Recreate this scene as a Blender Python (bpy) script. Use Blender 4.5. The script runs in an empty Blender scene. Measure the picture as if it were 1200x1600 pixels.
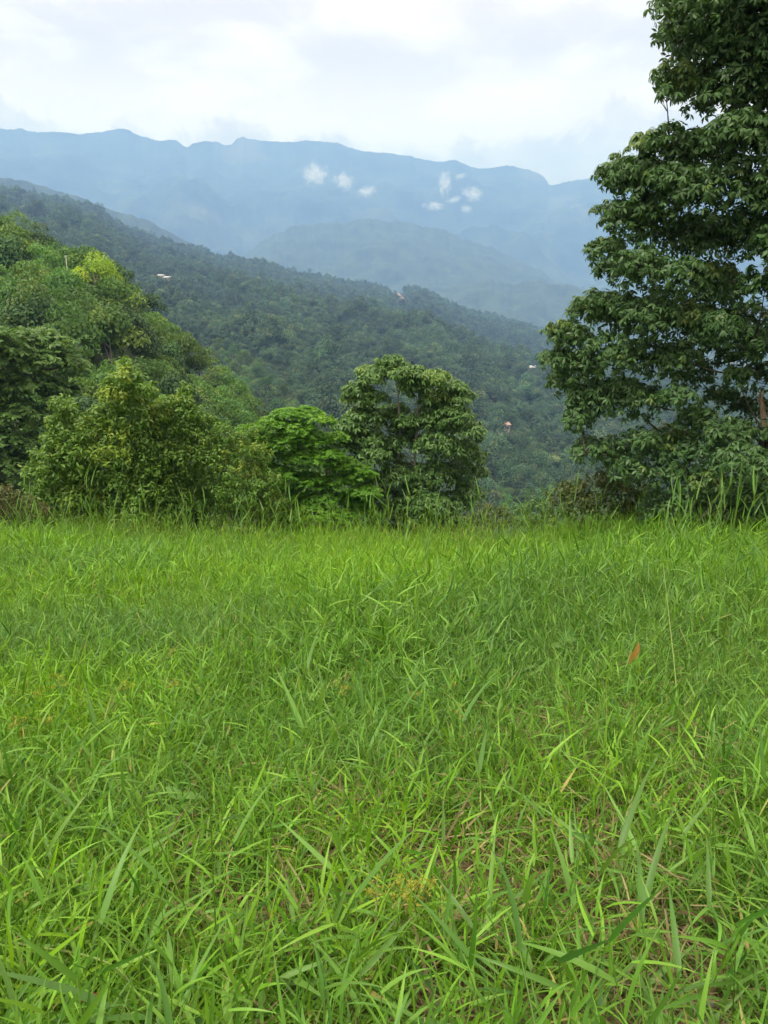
import bpy, math, random
import numpy as np
from mathutils import Matrix, Vector

SC = bpy.context.scene
COL = SC.collection
RNG = np.random.default_rng(11)
random.seed(11)

# ------------------------------------------------------------------ camera
CAM = np.array([0.0, 0.0, 1.55])
PITCH = math.radians(15.0)
cam_d = bpy.data.cameras.new('camera')
cam_d.sensor_fit = 'VERTICAL'
cam_d.sensor_height = 24.0
cam_d.lens = 24.0 * 1202 / 1600
cam_d.clip_start = 0.05
cam_d.clip_end = 80000
cam = bpy.data.objects.new('camera', cam_d)
COL.objects.link(cam)
cam.location = CAM
cam.rotation_euler = (math.pi / 2 - PITCH, 0, 0)
SC.camera = cam

# ------------------------------------------------------------------ render and exposure
SC.render.engine = 'CYCLES'
cy = SC.cycles
cy.use_denoising = True
cy.denoiser = 'OPENIMAGEDENOISE'
cy.denoising_input_passes = 'RGB_ALBEDO_NORMAL'
cy.max_bounces = 6
cy.diffuse_bounces = 3
cy.glossy_bounces = 2
cy.transmission_bounces = 4
cy.volume_bounces = 1
cy.transparent_max_bounces = 8
cy.use_adaptive_sampling = True
cy.adaptive_threshold = 0.015
cy.caustics_reflective = False
cy.caustics_refractive = False
SC.view_settings.view_transform = 'Standard'
SC.view_settings.look = 'None'
SC.view_settings.gamma = 1
SC.view_settings.use_curve_mapping = False
SC.view_settings.exposure = 0.68

# ------------------------------------------------------------------ sky
SUN_EL, SUN_AZ = math.radians(58), math.radians(-125)    # azimuth from +Y towards +X
world = bpy.data.worlds.new('World')
SC.world = world
world.use_nodes = True
wt = world.node_tree
wt.nodes.clear()


class NT:
    """small helper for node trees"""
    def __init__(self, tree):
        self.t = tree

    def n(self, kind, **kw):
        nd = self.t.nodes.new(kind)
        for k, v in kw.items():
            setattr(nd, k, v)
        return nd

    def put(self, sock, v):
        if isinstance(v, bpy.types.NodeSocket):
            self.t.links.new(v, sock)
        elif v is not None:
            if sock.type == 'RGBA' and len(v) == 3:
                v = (*v, 1)
            sock.default_value = v

    def math(self, op, a, b=None, c=None, clamp=False):
        nd = self.n('ShaderNodeMath', operation=op, use_clamp=clamp)
        for i, v in enumerate((a, b, c)):
            if v is not None:
                self.put(nd.inputs[i], v)
        return nd.outputs[0]

    def mix(self, f, a, b, blend='MIX'):
        nd = self.n('ShaderNodeMix', data_type='RGBA', blend_type=blend)
        self.put(nd.inputs['Factor'], f)
        self.put(nd.inputs[6], a)
        self.put(nd.inputs[7], b)
        return nd.outputs[2]

    def ramp(self, f, stops, interp='LINEAR'):
        nd = self.n('ShaderNodeMapRange', interpolation_type='SMOOTHSTEP' if interp == 'S' else 'LINEAR')
        self.put(nd.inputs[0], f)
        for i, v in enumerate(stops):
            nd.inputs[i + 1].default_value = v
        return nd.outputs[0]

    def noise(self, vec, scale, detail=4, rough=0.5, distort=0.0):
        nd = self.n('ShaderNodeTexNoise')
        if vec is not None:
            self.put(nd.inputs['Vector'], vec)
        nd.inputs['Scale'].default_value = scale
        nd.inputs['Detail'].default_value = detail
        nd.inputs['Roughness'].default_value = rough
        nd.inputs['Distortion'].default_value = distort
        return nd.outputs[0]


w = NT(wt)
tc = w.n('ShaderNodeTexCoord')
sep = w.n('ShaderNodeSeparateXYZ')
w.put(sep.inputs[0], tc.outputs['Generated'])
X, Y, Z = sep.outputs
zz = w.math('ADD', w.math('MAXIMUM', Z, 0.0), 0.16)
comb = w.n('ShaderNodeCombineXYZ')
w.put(comb.inputs[0], w.math('DIVIDE', X, zz))
w.put(comb.inputs[1], w.math('DIVIDE', Y, zz))
layer = w.noise(comb.outputs[0], 2.3, 6, 0.55, 0.3)           # cloud sheet
layer2 = w.noise(comb.outputs[0], 0.35, 3, 0.5)
puff = w.noise(tc.outputs['Generated'], 11.0, 8, 0.62, 0.3)     # heaped cloud low over the ridge
sky = w.n('ShaderNodeTexSky', sky_type='NISHITA')
sky.sun_disc = False
sky.sun_elevation = SUN_EL
sky.sun_rotation = SUN_AZ
sky.air_density = 1.0
sky.dust_density = 2.0
blue = w.mix(1.0, sky.outputs[0], (0.1, 0.1, 0.1), 'MULTIPLY')
grey = (0.86, 0.66, 0.58)
white = (1.18, 0.94, 0.82)
c = w.mix(w.ramp(layer, (0.40, 0.62, 0, 1), 'S'), grey, white)
low = w.ramp(Z, (0.19, 0.28, 1, 0), 'S')
bank_top = w.math('ADD', w.math('MULTIPLY', w.math('SUBTRACT', puff, 0.5), 0.22), w.math('ADD', w.math('MULTIPLY', w.noise(tc.outputs['Generated'], 2.2, 2, 0.5), 0.12), 0.140))
heap = w.math('MULTIPLY', w.ramp(w.math('SUBTRACT', bank_top, Z), (-0.004, 0.014, 0, 1), 'S'), w.ramp(w.noise(tc.outputs['Generated'], 16.0, 6, 0.6), (0.35, 0.62, 0.45, 1.0), 'S'))
c = w.mix(w.math('MULTIPLY', low, 0.75), c, (1.55, 1.12, 0.90))
c = w.mix(w.math('MULTIPLY', heap, 0.9), c, (0.88, 0.63, 0.51))
gain = w.ramp(Z, (0.33, 1.0, 1.0, 2.9))                      # overcast sky: brighter overhead
gc = w.n('ShaderNodeCombineColor')
for i in range(3):
    w.put(gc.inputs[i], gain)
c = w.mix(1.0, c, gc.outputs[0], 'MULTIPLY')
cover = w.ramp(layer2, (0.25, 0.45, 0.92, 1.0), 'S')
c = w.mix(cover, blue, c)
bg = w.n('ShaderNodeBackground')
w.put(bg.inputs[0], c)
bg.inputs[1].default_value = 1.0
wo = w.n('ShaderNodeOutputWorld')
wt.links.new(bg.outputs[0], wo.inputs[0])
world.cycles.sampling_method = 'MANUAL'
world.cycles.sample_map_resolution = 512

# ------------------------------------------------------------------ sun (veiled)
sl = bpy.data.lights.new('sun', 'SUN')
sl.energy = 2.7
sl.angle = math.radians(10)
sl.color = (1.0, 0.975, 0.92)
sun = bpy.data.objects.new('sun', sl)
COL.objects.link(sun)
sd = Vector((math.sin(SUN_AZ) * math.cos(SUN_EL), math.cos(SUN_AZ) * math.cos(SUN_EL), math.sin(SUN_EL)))
sun.rotation_euler = sd.to_track_quat('Z', 'Y').to_euler()
sun.location = (0, 0, 50)

# ------------------------------------------------------------------ helpers
CP, SP = math.cos(PITCH), math.sin(PITCH)


def at(px, py, D):
    """point at horizontal distance D in the direction of a photo pixel (1200 x 1600)"""
    a, b = (px - 600) / 1202.0, (800 - py) / 1202.0
    d = np.array([a, CP + b * SP, -SP + b * CP])
    return CAM + d * (D / math.hypot(d[0], d[1]))


def at_np(px, py, D):
    a, b = (px - 600) / 1202.0, (800 - py) / 1202.0
    d = np.stack([a, CP + b * SP, -SP + b * CP], -1)
    return CAM + d * (D / np.hypot(d[..., 0], d[..., 1]))[..., None]


def project(p):
    q = p - CAM
    f = q[:, 1] * CP - q[:, 2] * SP
    u = q[:, 1] * SP + q[:, 2] * CP
    f = np.where(f > 0.01, f, 0.01)
    return 600 + 1202 * q[:, 0] / f, 800 - 1202 * u / f, f


def smooth(a, b, x):
    t = np.clip((x - a) / (b - a), 0, 1)
    return t * t * (3 - 2 * t)


def norm(v):
    return v / np.maximum(np.linalg.norm(v, axis=-1, keepdims=True), 1e-9)


def _hash(ix, iy, seed):
    h = (ix.astype(np.int64) * 374761393 + iy.astype(np.int64) * 668265263 + seed * 974634777) & 0x7fffffff
    h = ((h ^ (h >> 13)) * 1274126177) & 0x7fffffff
    return ((h ^ (h >> 16)) & 0xffff) / 65535.0


def vnoise(x, y, seed=0):
    x = np.asarray(x, float)
    y = np.asarray(y, float)
    ix, iy = np.floor(x), np.floor(y)
    fx, fy = x - ix, y - iy
    fx = fx * fx * (3 - 2 * fx)
    fy = fy * fy * (3 - 2 * fy)
    a, b = _hash(ix, iy, seed), _hash(ix + 1, iy, seed)
    c_, d_ = _hash(ix, iy + 1, seed), _hash(ix + 1, iy + 1, seed)
    return (a * (1 - fx) + b * fx) * (1 - fy) + (c_ * (1 - fx) + d_ * fx) * fy


def fbm(x, y, seed=0, octv=5, gain=0.5):
    s, a, t = 0, 1.0, 0
    for i in range(octv):
        s = s + a * (vnoise(x * 2 ** i, y * 2 ** i, seed + i * 7) - 0.5)
        t += a
        a *= gain
    return s / t * 2


def mk_mesh(name, V, F, tint=None, mats=(), smooth_shade=True, midx=None):
    V = np.asarray(V, np.float32)
    F = np.asarray(F, np.int32)
    m = bpy.data.meshes.new(name)
    m.vertices.add(len(V))
    m.vertices.foreach_set('co', V.ravel())
    k = F.shape[1]
    m.loops.add(F.size)
    m.loops.foreach_set('vertex_index', F.ravel())
    m.polygons.add(len(F))
    m.polygons.foreach_set('loop_start', np.arange(0, F.size, k, dtype=np.int32))
    m.polygons.foreach_set('use_smooth', np.full(len(F), smooth_shade))
    for mt in mats:
        m.materials.append(mt)
    if midx is not None:
        m.polygons.foreach_set('material_index', np.asarray(midx, np.int32))
    if tint is not None:
        at_ = m.attributes.new('tint', 'FLOAT_COLOR', 'POINT')
        t4 = np.ones((len(V), 4), np.float32)
        t4[:, :3] = tint
        at_.data.foreach_set('color', t4.ravel())
    m.update(calc_edges=True)
    m.validate()
    return m


def link(name, data, parent=None, loc=None, **props):
    o = bpy.data.objects.new(name, data)
    COL.objects.link(o)
    if parent is not None:
        o.parent = parent
    if loc is not None:
        o.location = loc
    for k, v in props.items():
        if v:
            o[k] = v
    return o


def thing(name, label, category, loc=(0, 0, 0), group=None):
    o = link(name, None, None, loc, label=label, category=category, group=group)
    o.empty_display_size = 0.2
    return o


class MB:
    """collects quads"""
    def __init__(self):
        self.V, self.F, self.T, self.n = [], [], [], 0

    def add(self, V, F, tint=(0.5, 0, 0)):
        V = np.asarray(V)
        self.V.append(V)
        self.F.append(np.asarray(F) + self.n)
        t = np.asarray(tint, float)
        self.T.append(np.broadcast_to(t, (len(V), 3)) if t.ndim == 1 else t)
        self.n += len(V)

    def mesh(self, name, mats, smooth_shade=True):
        return mk_mesh(name, np.concatenate(self.V), np.concatenate(self.F), np.concatenate(self.T), mats, smooth_shade)


def prof_grass(t):
    return np.clip(t * 5 + 0.55, 0, 1) * (1 - t ** 1.6) ** 0.9 + 0.01


def prof_leaf(t):
    return np.sin(np.pi * np.clip(t * 0.94 + 0.05, 0, 1) ** 0.85) + 0.02


def blades(P, D, N, L, W, curl, rows=5, fold=0.0, prof=prof_grass, down=None):
    """ribbons from P along D, face normal N, bending by curl against the normal or towards down. Returns V, F, row parameter."""
    n = len(P)
    D = norm(D)
    S = norm(np.cross(D, N))
    U = norm(np.cross(S, D))
    G = -U if down is None else np.broadcast_to(np.array(down, float), U.shape)
    t = np.linspace(0, 1, rows)
    L = np.broadcast_to(L, (n,))[:, None, None]
    W = np.broadcast_to(W, (n,))[:, None, None]
    cu = np.broadcast_to(curl, (n,))[:, None, None]
    tt = t[None, :, None]
    Cn = P[:, None] + D[:, None] * L * (tt - 0.33 * np.abs(cu) * tt ** 3) + G[:, None] * (cu * L * tt ** 2)
    wd = W * prof(tt) * 0.5
    if fold:
        rowsv = np.stack([Cn - S[:, None] * wd + U[:, None] * wd * fold, Cn, Cn + S[:, None] * wd + U[:, None] * wd * fold], 2)
        k = 3
    else:
        rowsv = np.stack([Cn - S[:, None] * wd, Cn + S[:, None] * wd], 2)
        k = 2
    V = rowsv.reshape(-1, 3)
    base = (np.arange(n) * rows * k)[:, None, None]
    r = np.arange(rows - 1)[None, :, None] * k
    q = np.arange(k - 1)[None, None, :]
    i0 = base + r + q
    F = np.stack([i0, i0 + 1, i0 + k + 1, i0 + k], -1).reshape(-1, 4)
    tv = np.broadcast_to(t[None, :, None], (n, rows, k)).reshape(-1)
    return V, F, tv


def tube(pts, rad, sides=6):
    pts = np.asarray(pts, float)
    n = len(pts)
    rad = np.broadcast_to(rad, (n,))
    tan = np.gradient(pts, axis=0)
    tan = norm(tan)
    ref = np.array([0.31, 0.87, 0.13]) if abs(tan[0][2]) > 0.5 else np.array([0.1, 0.2, 1.0])
    A = norm(np.cross(tan, ref))
    B = np.cross(tan, A)
    an = np.arange(sides) * 2 * math.pi / sides
    V = pts[:, None] + rad[:, None, None] * (A[:, None] * np.cos(an)[None, :, None] + B[:, None] * np.sin(an)[None, :, None])
    V = V.reshape(-1, 3)
    i = np.arange(n - 1)[:, None] * sides
    j = np.arange(sides)[None]
    j2 = (j + 1) % sides
    F = np.stack([i + j, i + j2, i + sides + j2, i + sides + j], -1).reshape(-1, 4)
    return V, F


def bez(a, b, c_, n=7):
    t = np.linspace(0, 1, n)[:, None]
    return (1 - t) ** 2 * a + 2 * t * (1 - t) * b + t ** 2 * c_


def grid_faces(nr, nc):
    i = np.arange(nr - 1)[:, None] * nc
    j = np.arange(nc - 1)[None]
    return np.stack([i + j, i + j + 1, i + nc + j + 1, i + nc + j], -1).reshape(-1, 4)


# ------------------------------------------------------------------ materials
def material(name):
    m = bpy.data.materials.new(name)
    m.use_nodes = True
    m.node_tree.nodes.clear()
    t = NT(m.node_tree)
    out = t.n('ShaderNodeOutputMaterial')
    return m, t, out


def leaf_mat(name, c1, c2, c3, trans=0.3, rough=0.42, spec=0.45, objrand=0.0, patch=False, tboost=1.6, fine=0.0):
    """c1..c2 by each leaf's own tone, c3 for young or dry leaves"""
    m, t, out = material(name)
    a = t.n('ShaderNodeAttribute', attribute_name='tint')
    s = t.n('ShaderNodeSeparateColor')
    t.put(s.inputs[0], a.outputs['Color'])
    col = t.mix(s.outputs[0], c1, c2)
    col = t.mix(s.outputs[1], col, c3)
    if objrand:
        oi = t.n('ShaderNodeObjectInfo')
        hs = t.n('ShaderNodeHueSaturation')
        t.put(hs.inputs['Hue'], t.ramp(oi.outputs['Random'], (0, 1, 0.5 - 0.012 * objrand, 0.5 + 0.03 * objrand)))
        r2 = t.math('FRACT', t.math('MULTIPLY', oi.outputs['Random'], 17.31))
        t.put(hs.inputs['Value'], t.ramp(r2, (0, 1, 1 - 0.4 * objrand, 1 + 0.4 * objrand)))
        t.put(hs.inputs['Color'], col)
        col = hs.outputs[0]
    if patch:
        pa = t.n('ShaderNodeAttribute', attribute_name='patch')
        pa.attribute_type = 'INSTANCER'
        hs = t.n('ShaderNodeHueSaturation')
        t.put(hs.inputs['Hue'], t.ramp(pa.outputs['Fac'], (0, 1, 0.512, 0.492)))
        t.put(hs.inputs['Value'], t.ramp(pa.outputs['Fac'], (0, 1, 0.84, 1.22)))
        t.put(hs.inputs['Saturation'], t.ramp(pa.outputs['Fac'], (0, 1, 0.9, 1.05)))
        t.put(hs.inputs['Color'], col)
        col = hs.outputs[0]
    if fine:
        g = t.n('ShaderNodeNewGeometry')
        nz = t.noise(g.outputs['Position'], fine, 3, 0.6)
        k = t.ramp(nz, (0.3, 0.7, 0.82, 1.18))
        gc_ = t.n('ShaderNodeCombineColor')
        for i in range(3):
            t.put(gc_.inputs[i], k)
        col = t.mix(1.0, col, gc_.outputs[0], 'MULTIPLY')
    p = t.n('ShaderNodeBsdfPrincipled')
    t.put(p.inputs['Base Color'], col)
    p.inputs['Roughness'].default_value = rough
    p.inputs['Specular IOR Level'].default_value = spec
    tr = t.n('ShaderNodeBsdfTranslucent')
    t.put(tr.inputs[0], t.mix(1.0, col, (tboost * 1.05, tboost, tboost * 0.55), 'MULTIPLY'))
    mx = t.n('ShaderNodeMixShader')
    mx.inputs[0].default_value = trans
    t.t.links.new(p.outputs[0], mx.inputs[1])
    t.t.links.new(tr.outputs[0], mx.inputs[2])
    t.t.links.new(mx.outputs[0], out.inputs[0])
    return m


def plain_mat(name, c1, c2, scale=8.0, rough=0.85, bump=0.3, stretch=(1, 1, 1), detail=5, objcoord=True):
    m, t, out = material(name)
    tcn = t.n('ShaderNodeTexCoord')
    g = t.n('ShaderNodeNewGeometry')
    mp = t.n('ShaderNodeMapping')
    t.put(mp.inputs[0], tcn.outputs['Object'] if objcoord else g.outputs['Position'])
    mp.inputs['Scale'].default_value = stretch
    nz = t.noise(mp.outputs[0], scale, detail, 0.6)
    p = t.n('ShaderNodeBsdfPrincipled')
    t.put(p.inputs['Base Color'], t.mix(t.ramp(nz, (0.32, 0.68, 0, 1)), c1, c2))
    p.inputs['Roughness'].default_value = rough
    p.inputs['Specular IOR Level'].default_value = 0.2
    if bump:
        b = t.n('ShaderNodeBump')
        b.inputs['Strength'].default_value = bump
        b.inputs['Distance'].default_value = 0.02
        t.put(b.inputs['Height'], nz)
        t.t.links.new(b.outputs[0], p.inputs['Normal'])
    t.t.links.new(p.outputs[0], out.inputs[0])
    return m


M = {}
M['bark'] = plain_mat('bark', (0.09, 0.075, 0.06), (0.22, 0.20, 0.17), 9, 0.9, 0.6, (1, 1, 0.25))
M['bark_pale'] = plain_mat('bark_pale', (0.18, 0.16, 0.13), (0.33, 0.31, 0.27), 9, 0.9, 0.5, (1, 1, 0.25))
M['bark_dark'] = plain_mat('bark_dark', (0.05, 0.045, 0.035), (0.12, 0.11, 0.09), 9, 0.9, 0.6, (1, 1, 0.25))
M['raw_wood'] = plain_mat('raw_wood', (0.20, 0.14, 0.09), (0.42, 0.33, 0.23), 20, 0.8, 0.4, (1, 1, 0.15))
M['soil'] = plain_mat('soil', (0.045, 0.032, 0.02), (0.12, 0.085, 0.05), 5, 0.95, 0.8, objcoord=False)
M['slope_soil'] = plain_mat('slope_soil', (0.02, 0.04, 0.014), (0.05, 0.07, 0.025), 0.4, 0.95, 0.0, objcoord=False)

# ------------------------------------------------------------------ ground: the meadow slope and the hillside under it
def zg(x, y):
    x = np.asarray(x, float)
    y = np.asarray(y, float)
    z = -0.20 * y - 0.0027 * y * np.abs(y)
    e = np.maximum(y - 17.5, 0)
    z = z - 0.24 * e * smooth(0, 6, e) + 0.0006 * e ** 1.9
    z = z + 0.85 * smooth(2, 8, x) * smooth(6, 14, y) * (1 - smooth(18, 26, y))
    z = z + 0.25 * smooth(-2, -8, x) * smooth(6, 14, y) * (1 - smooth(18, 26, y))
    near = 1 - smooth(20, 40, y)
    return z + (0.10 * fbm(x * 0.35, y * 0.35, 3, 3) + 0.035 * fbm(x * 1.7, y * 1.7, 5, 2)) * near


gy = np.concatenate([np.arange(-25, 24, 0.3), np.geomspace(24, 300, 60)])
gx = np.concatenate([-np.geomspace(14, 190, 40)[::-1], np.arange(-13.8, 13.9, 0.3), np.geomspace(14, 190, 40)])
GX, GY = np.meshgrid(gx, gy)
link('ground', mk_mesh('ground', np.stack([GX, GY, zg(GX, GY)], -1).reshape(-1, 3), grid_faces(*GX.shape), None, [M['soil']]), kind='structure')

# ------------------------------------------------------------------ far land
def interp(pts, q):
    p = np.array(pts, float)
    return np.interp(q, p[:, 0], p[:, 1])


def land_mat(name, c1, c2, c3, scale, s2):
    m, t, out = material(name)
    g = t.n('ShaderNodeNewGeometry')
    n1 = t.noise(g.outputs['Position'], scale, 6, 0.65)
    n2 = t.noise(g.outputs['Position'], s2, 4, 0.6)
    col = t.mix(t.ramp(n1, (0.35, 0.65, 0, 1)), c1, c2)
    col = t.mix(t.ramp(n2, (0.60, 0.70, 0, 0.8)), col, c3)
    p = t.n('ShaderNodeBsdfPrincipled')
    t.put(p.inputs['Base Color'], col)
    p.inputs['Roughness'].default_value = 0.95
    p.inputs['Specular IOR Level'].default_value = 0.1
    b = t.n('ShaderNodeBump')
    b.inputs['Strength'].default_value = 0.8
    b.inputs['Distance'].default_value = 12
    t.put(b.inputs['Height'], n1)
    t.t.links.new(b.outputs[0], p.inputs['Normal'])
    t.t.links.new(p.outputs[0], out.inputs[0])
    return m


M['forest_floor'] = land_mat('forest_floor', (0.018, 0.035, 0.012), (0.04, 0.065, 0.02), (0.05, 0.075, 0.025), 0.08, 0.008)
M['far_forest'] = land_mat('far_forest', (0.015, 0.03, 0.016), (0.05, 0.075, 0.038), (0.11, 0.13, 0.07), 0.012, 0.0022)
M['mountain'] = land_mat('mountain', (0.010, 0.022, 0.014), (0.05, 0.075, 0.042), (0.10, 0.11, 0.075), 0.004, 0.0012)

VALLEY_Z = -112.0
vx = np.linspace(-11000, 11000, 90)
vy = np.concatenate([np.linspace(-1400, 2000, 30), np.linspace(2150, 9800, 60)])
VX, VY = np.meshgrid(vx, vy)
VZ = VALLEY_Z - 25 + 25 * fbm(VX / 900, VY / 900, 21, 4)
link('valley', mk_mesh('valley', np.stack([VX, VY, VZ], -1).reshape(-1, 3), grid_faces(*VX.shape), None, [M['far_forest']]), kind='structure')


def ruled(name, pxs, top_py, D_top, D_bot, z_bot, mat, nt, relief, rscale, seed, back=0.6, power=1.0, nback=8, back_len=1.0, grow=None, ramp=6.0):
    """a hillside from a crest line (given by its silhouette at its distance) down to its foot, with a back slope. Returns the front grid."""
    n = len(pxs)
    crest = at_np(pxs, top_py, D_top)
    az = np.arctan2(crest[:, 0], crest[:, 1])
    t = np.linspace(0, 1, nt) ** power
    Dg = D_top[:, None] + (D_bot - D_top)[:, None] * t
    zz_ = crest[:, 2][:, None] + (z_bot - crest[:, 2])[:, None] * t
    azg = np.broadcast_to(az[:, None], Dg.shape)
    x, y = np.sin(azg) * Dg, np.cos(azg) * Dg
    rel = fbm(x / rscale, y / rscale, seed, 5)
    amp = relief * np.minimum(1, t * ramp)
    if grow:
        rel = rel - 0.5 * np.abs(fbm(x / rscale * 0.8 + 5, y / rscale * 0.8, seed + 50, 3))
        amp = amp * np.clip((Dg - 150) / grow, 0.04, 1)
    zz_ = zz_ + rel * amp
    front = np.stack([x, y, zz_], -1)
    bt = np.linspace(0, 1, nback + 1)[1:][::-1]
    Db = D_top[:, None] + back_len * (D_top * 0.35)[:, None] * bt
    zb = crest[:, 2][:, None] + (np.minimum(z_bot, crest[:, 2] - 1) - crest[:, 2])[:, None] * bt ** 1.2 * back
    ab = np.broadcast_to(az[:, None], Db.shape)
    backv = np.stack([np.sin(ab) * Db, np.cos(ab) * Db, zb + fbm(Db / rscale, ab * 9, seed + 3, 3) * relief * bt * 0.5], -1)
    G = np.concatenate([backv, front], 1)
    o = link(name, mk_mesh(name, G.reshape(-1, 3), grid_faces(G.shape[0], G.shape[1]), None, [mat]), kind='structure')
    return o, front


# the tall blue range
MT = [(-1500, 330), (-1100, 290), (-800, 262), (-500, 240), (-300, 222), (-150, 212), (0, 203), (30, 201), (60, 206), (100, 206), (125, 210), (160, 207), (190, 203), (205, 205), (225, 213), (250, 219), (275, 220),
      (286, 228), (293, 231), (302, 224), (315, 221), (340, 222), (352, 227), (362, 225), (370, 216), (380, 213), (395, 218), (430, 221), (470, 220), (500, 221), (530, 225), (562, 234), (600, 238), (640, 245), (660, 250), (690, 253),
      (712, 251), (735, 261), (760, 263), (792, 259), (820, 264), (838, 270), (850, 278), (858, 290), (866, 289), (890, 282), (930, 277), (980, 268), (1050, 262), (1150, 266), (1300, 280), (1500, 300), (1800, 330), (2200, 370), (2700, 420)]
pxs = np.concatenate([np.arange(-1500, -20, 20), np.arange(-20, 1220, 2.5), np.arange(1220, 2700, 20)])
jag = fbm(pxs / 22, pxs * 0, 31, 5, 0.65) * 4.0
n_ = len(pxs)
ruled('mountain', pxs, interp(MT, pxs) + jag, 6900 + 250 * fbm(pxs / 300, pxs * 0 + 3, 9, 3), 4300 + 500 * fbm(pxs / 180, pxs * 0 + 7, 12, 3), np.full(n_, VALLEY_Z - 40), M['mountain'], 160, 380, 640, 41, 1.0, ramp=2.0)
# the low hills at its foot
FH = [(-600, 470), (200, 450), (330, 425), (380, 402), (430, 372), (470, 356), (520, 348), (570, 343), (620, 343), (660, 350), (700, 362), (760, 388), (830, 418), (900, 445), (960, 470), (1050, 500), (1500, 520)]
pxs = np.arange(-600, 1500, 3.0)
ruled('foothill', pxs, interp(FH, pxs) + fbm(pxs / 12, pxs * 0, 51, 5, 0.7) * 6 + fbm(pxs / 90, pxs * 0, 52, 3) * 14, np.full(len(pxs), 4300.0), np.full(len(pxs), 2900.0), np.full(len(pxs), VALLEY_Z - 40), M['far_forest'], 60, 90, 260, 61, 1.0, ramp=3.0)
FH2 = [(380, 500), (520, 478), (600, 460), (680, 446), (760, 436), (850, 440), (930, 452), (1000, 468), (1200, 500), (1500, 520)]
pxs = np.arange(380, 1500, 3.0)
ruled('foothill', pxs, interp(FH2, pxs) + fbm(pxs / 12, pxs * 0, 56, 5, 0.7) * 6 + fbm(pxs / 70, pxs * 0, 57, 3) * 10, np.full(len(pxs), 3300.0), np.full(len(pxs), 2500.0), np.full(len(pxs), VALLEY_Z - 40), M['far_forest'], 50, 60, 220, 66, 1.0, ramp=3.0)
FR = [(-900, 250), (-300, 262), (0, 278), (40, 284), (62, 291), (110, 303), (150, 318), (180, 330), (230, 345), (270, 365), (320, 392), (420, 440), (500, 470), (640, 500), (800, 520)]
pxs = np.arange(-900, 800, 6.0)
ruled('far_ridge', pxs, interp(FR, pxs) + fbm(pxs / 12, pxs * 0, 71, 4) * 3, np.full(len(pxs), 3000.0), np.full(len(pxs), 2400.0), np.full(len(pxs), VALLEY_Z - 30), M['far_forest'], 40, 35, 220, 81, 1.0)
# the wooded ridge across the valley
RD = [(-900, 190), (-500, 225), (-200, 262), (0, 297), (50, 308), (105, 316), (150, 330), (180, 347), (215, 368), (240, 377), (270, 383), (310, 395), (345, 402), (390, 406), (430, 418), (480, 430), (520, 437), (560, 445), (600, 451),
      (640, 456), (655, 454), (690, 468), (740, 484), (790, 500), (830, 512), (870, 528), (920, 540), (1000, 556), (1200, 580), (1600, 610)]
RPX = np.concatenate([np.arange(-900, -50, 25), np.arange(-50, 1000, 8), np.arange(1000, 1600, 25)]).astype(float)
r_top = interp(RD, RPX) + fbm(RPX / 26, RPX * 0, 91, 3) * 4
r_Dt = np.interp(RPX, [-900, 0, 600, 850, 1600], [1600, 1800, 1950, 2150, 2300])
r_Db = np.interp(RPX, [-900, 0, 500, 900, 1600], [130, 140, 165, 230, 260])
r_zb = CAM[2] + r_Db * np.tan(np.radians(np.interp(RPX, [-900, 300, 900, 1600], [-17.5, -17.5, -17.5, -18])))
ridge_o, RF = ruled('wooded_ridge', RPX, r_top + 3.5, r_Dt, r_Db, r_zb, M['forest_floor'], 130, 55, 300, 101, 1.0, power=1.7, grow=1300, ramp=1.3)
# the near wooded spur
SPUR = [(-900, 250), (-400, 325), (-100, 366), (0, 384), (50, 405), (95, 415), (150, 430), (185, 462), (240, 512), (300, 570), (345, 610), (380, 648), (420, 690), (470, 745), (520, 810), (560, 880)]
SPX = np.arange(-900, 561, 20.0)
s_top = interp(SPUR, SPX) + 14
s_Dt = np.interp(SPX, [-900, 0, 200, 400, 560], [130, 118, 112, 92, 70])
s_Db = np.interp(SPX, [-900, 560], [40, 44])
s_zb = CAM[2] + s_Db * math.tan(math.radians(-21))
spur_o, SF = ruled('wooded_spur', SPX, s_top, s_Dt, s_Db, s_zb, M['slope_soil'], 40, 2.0, 22, 111, 1.0)

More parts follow.
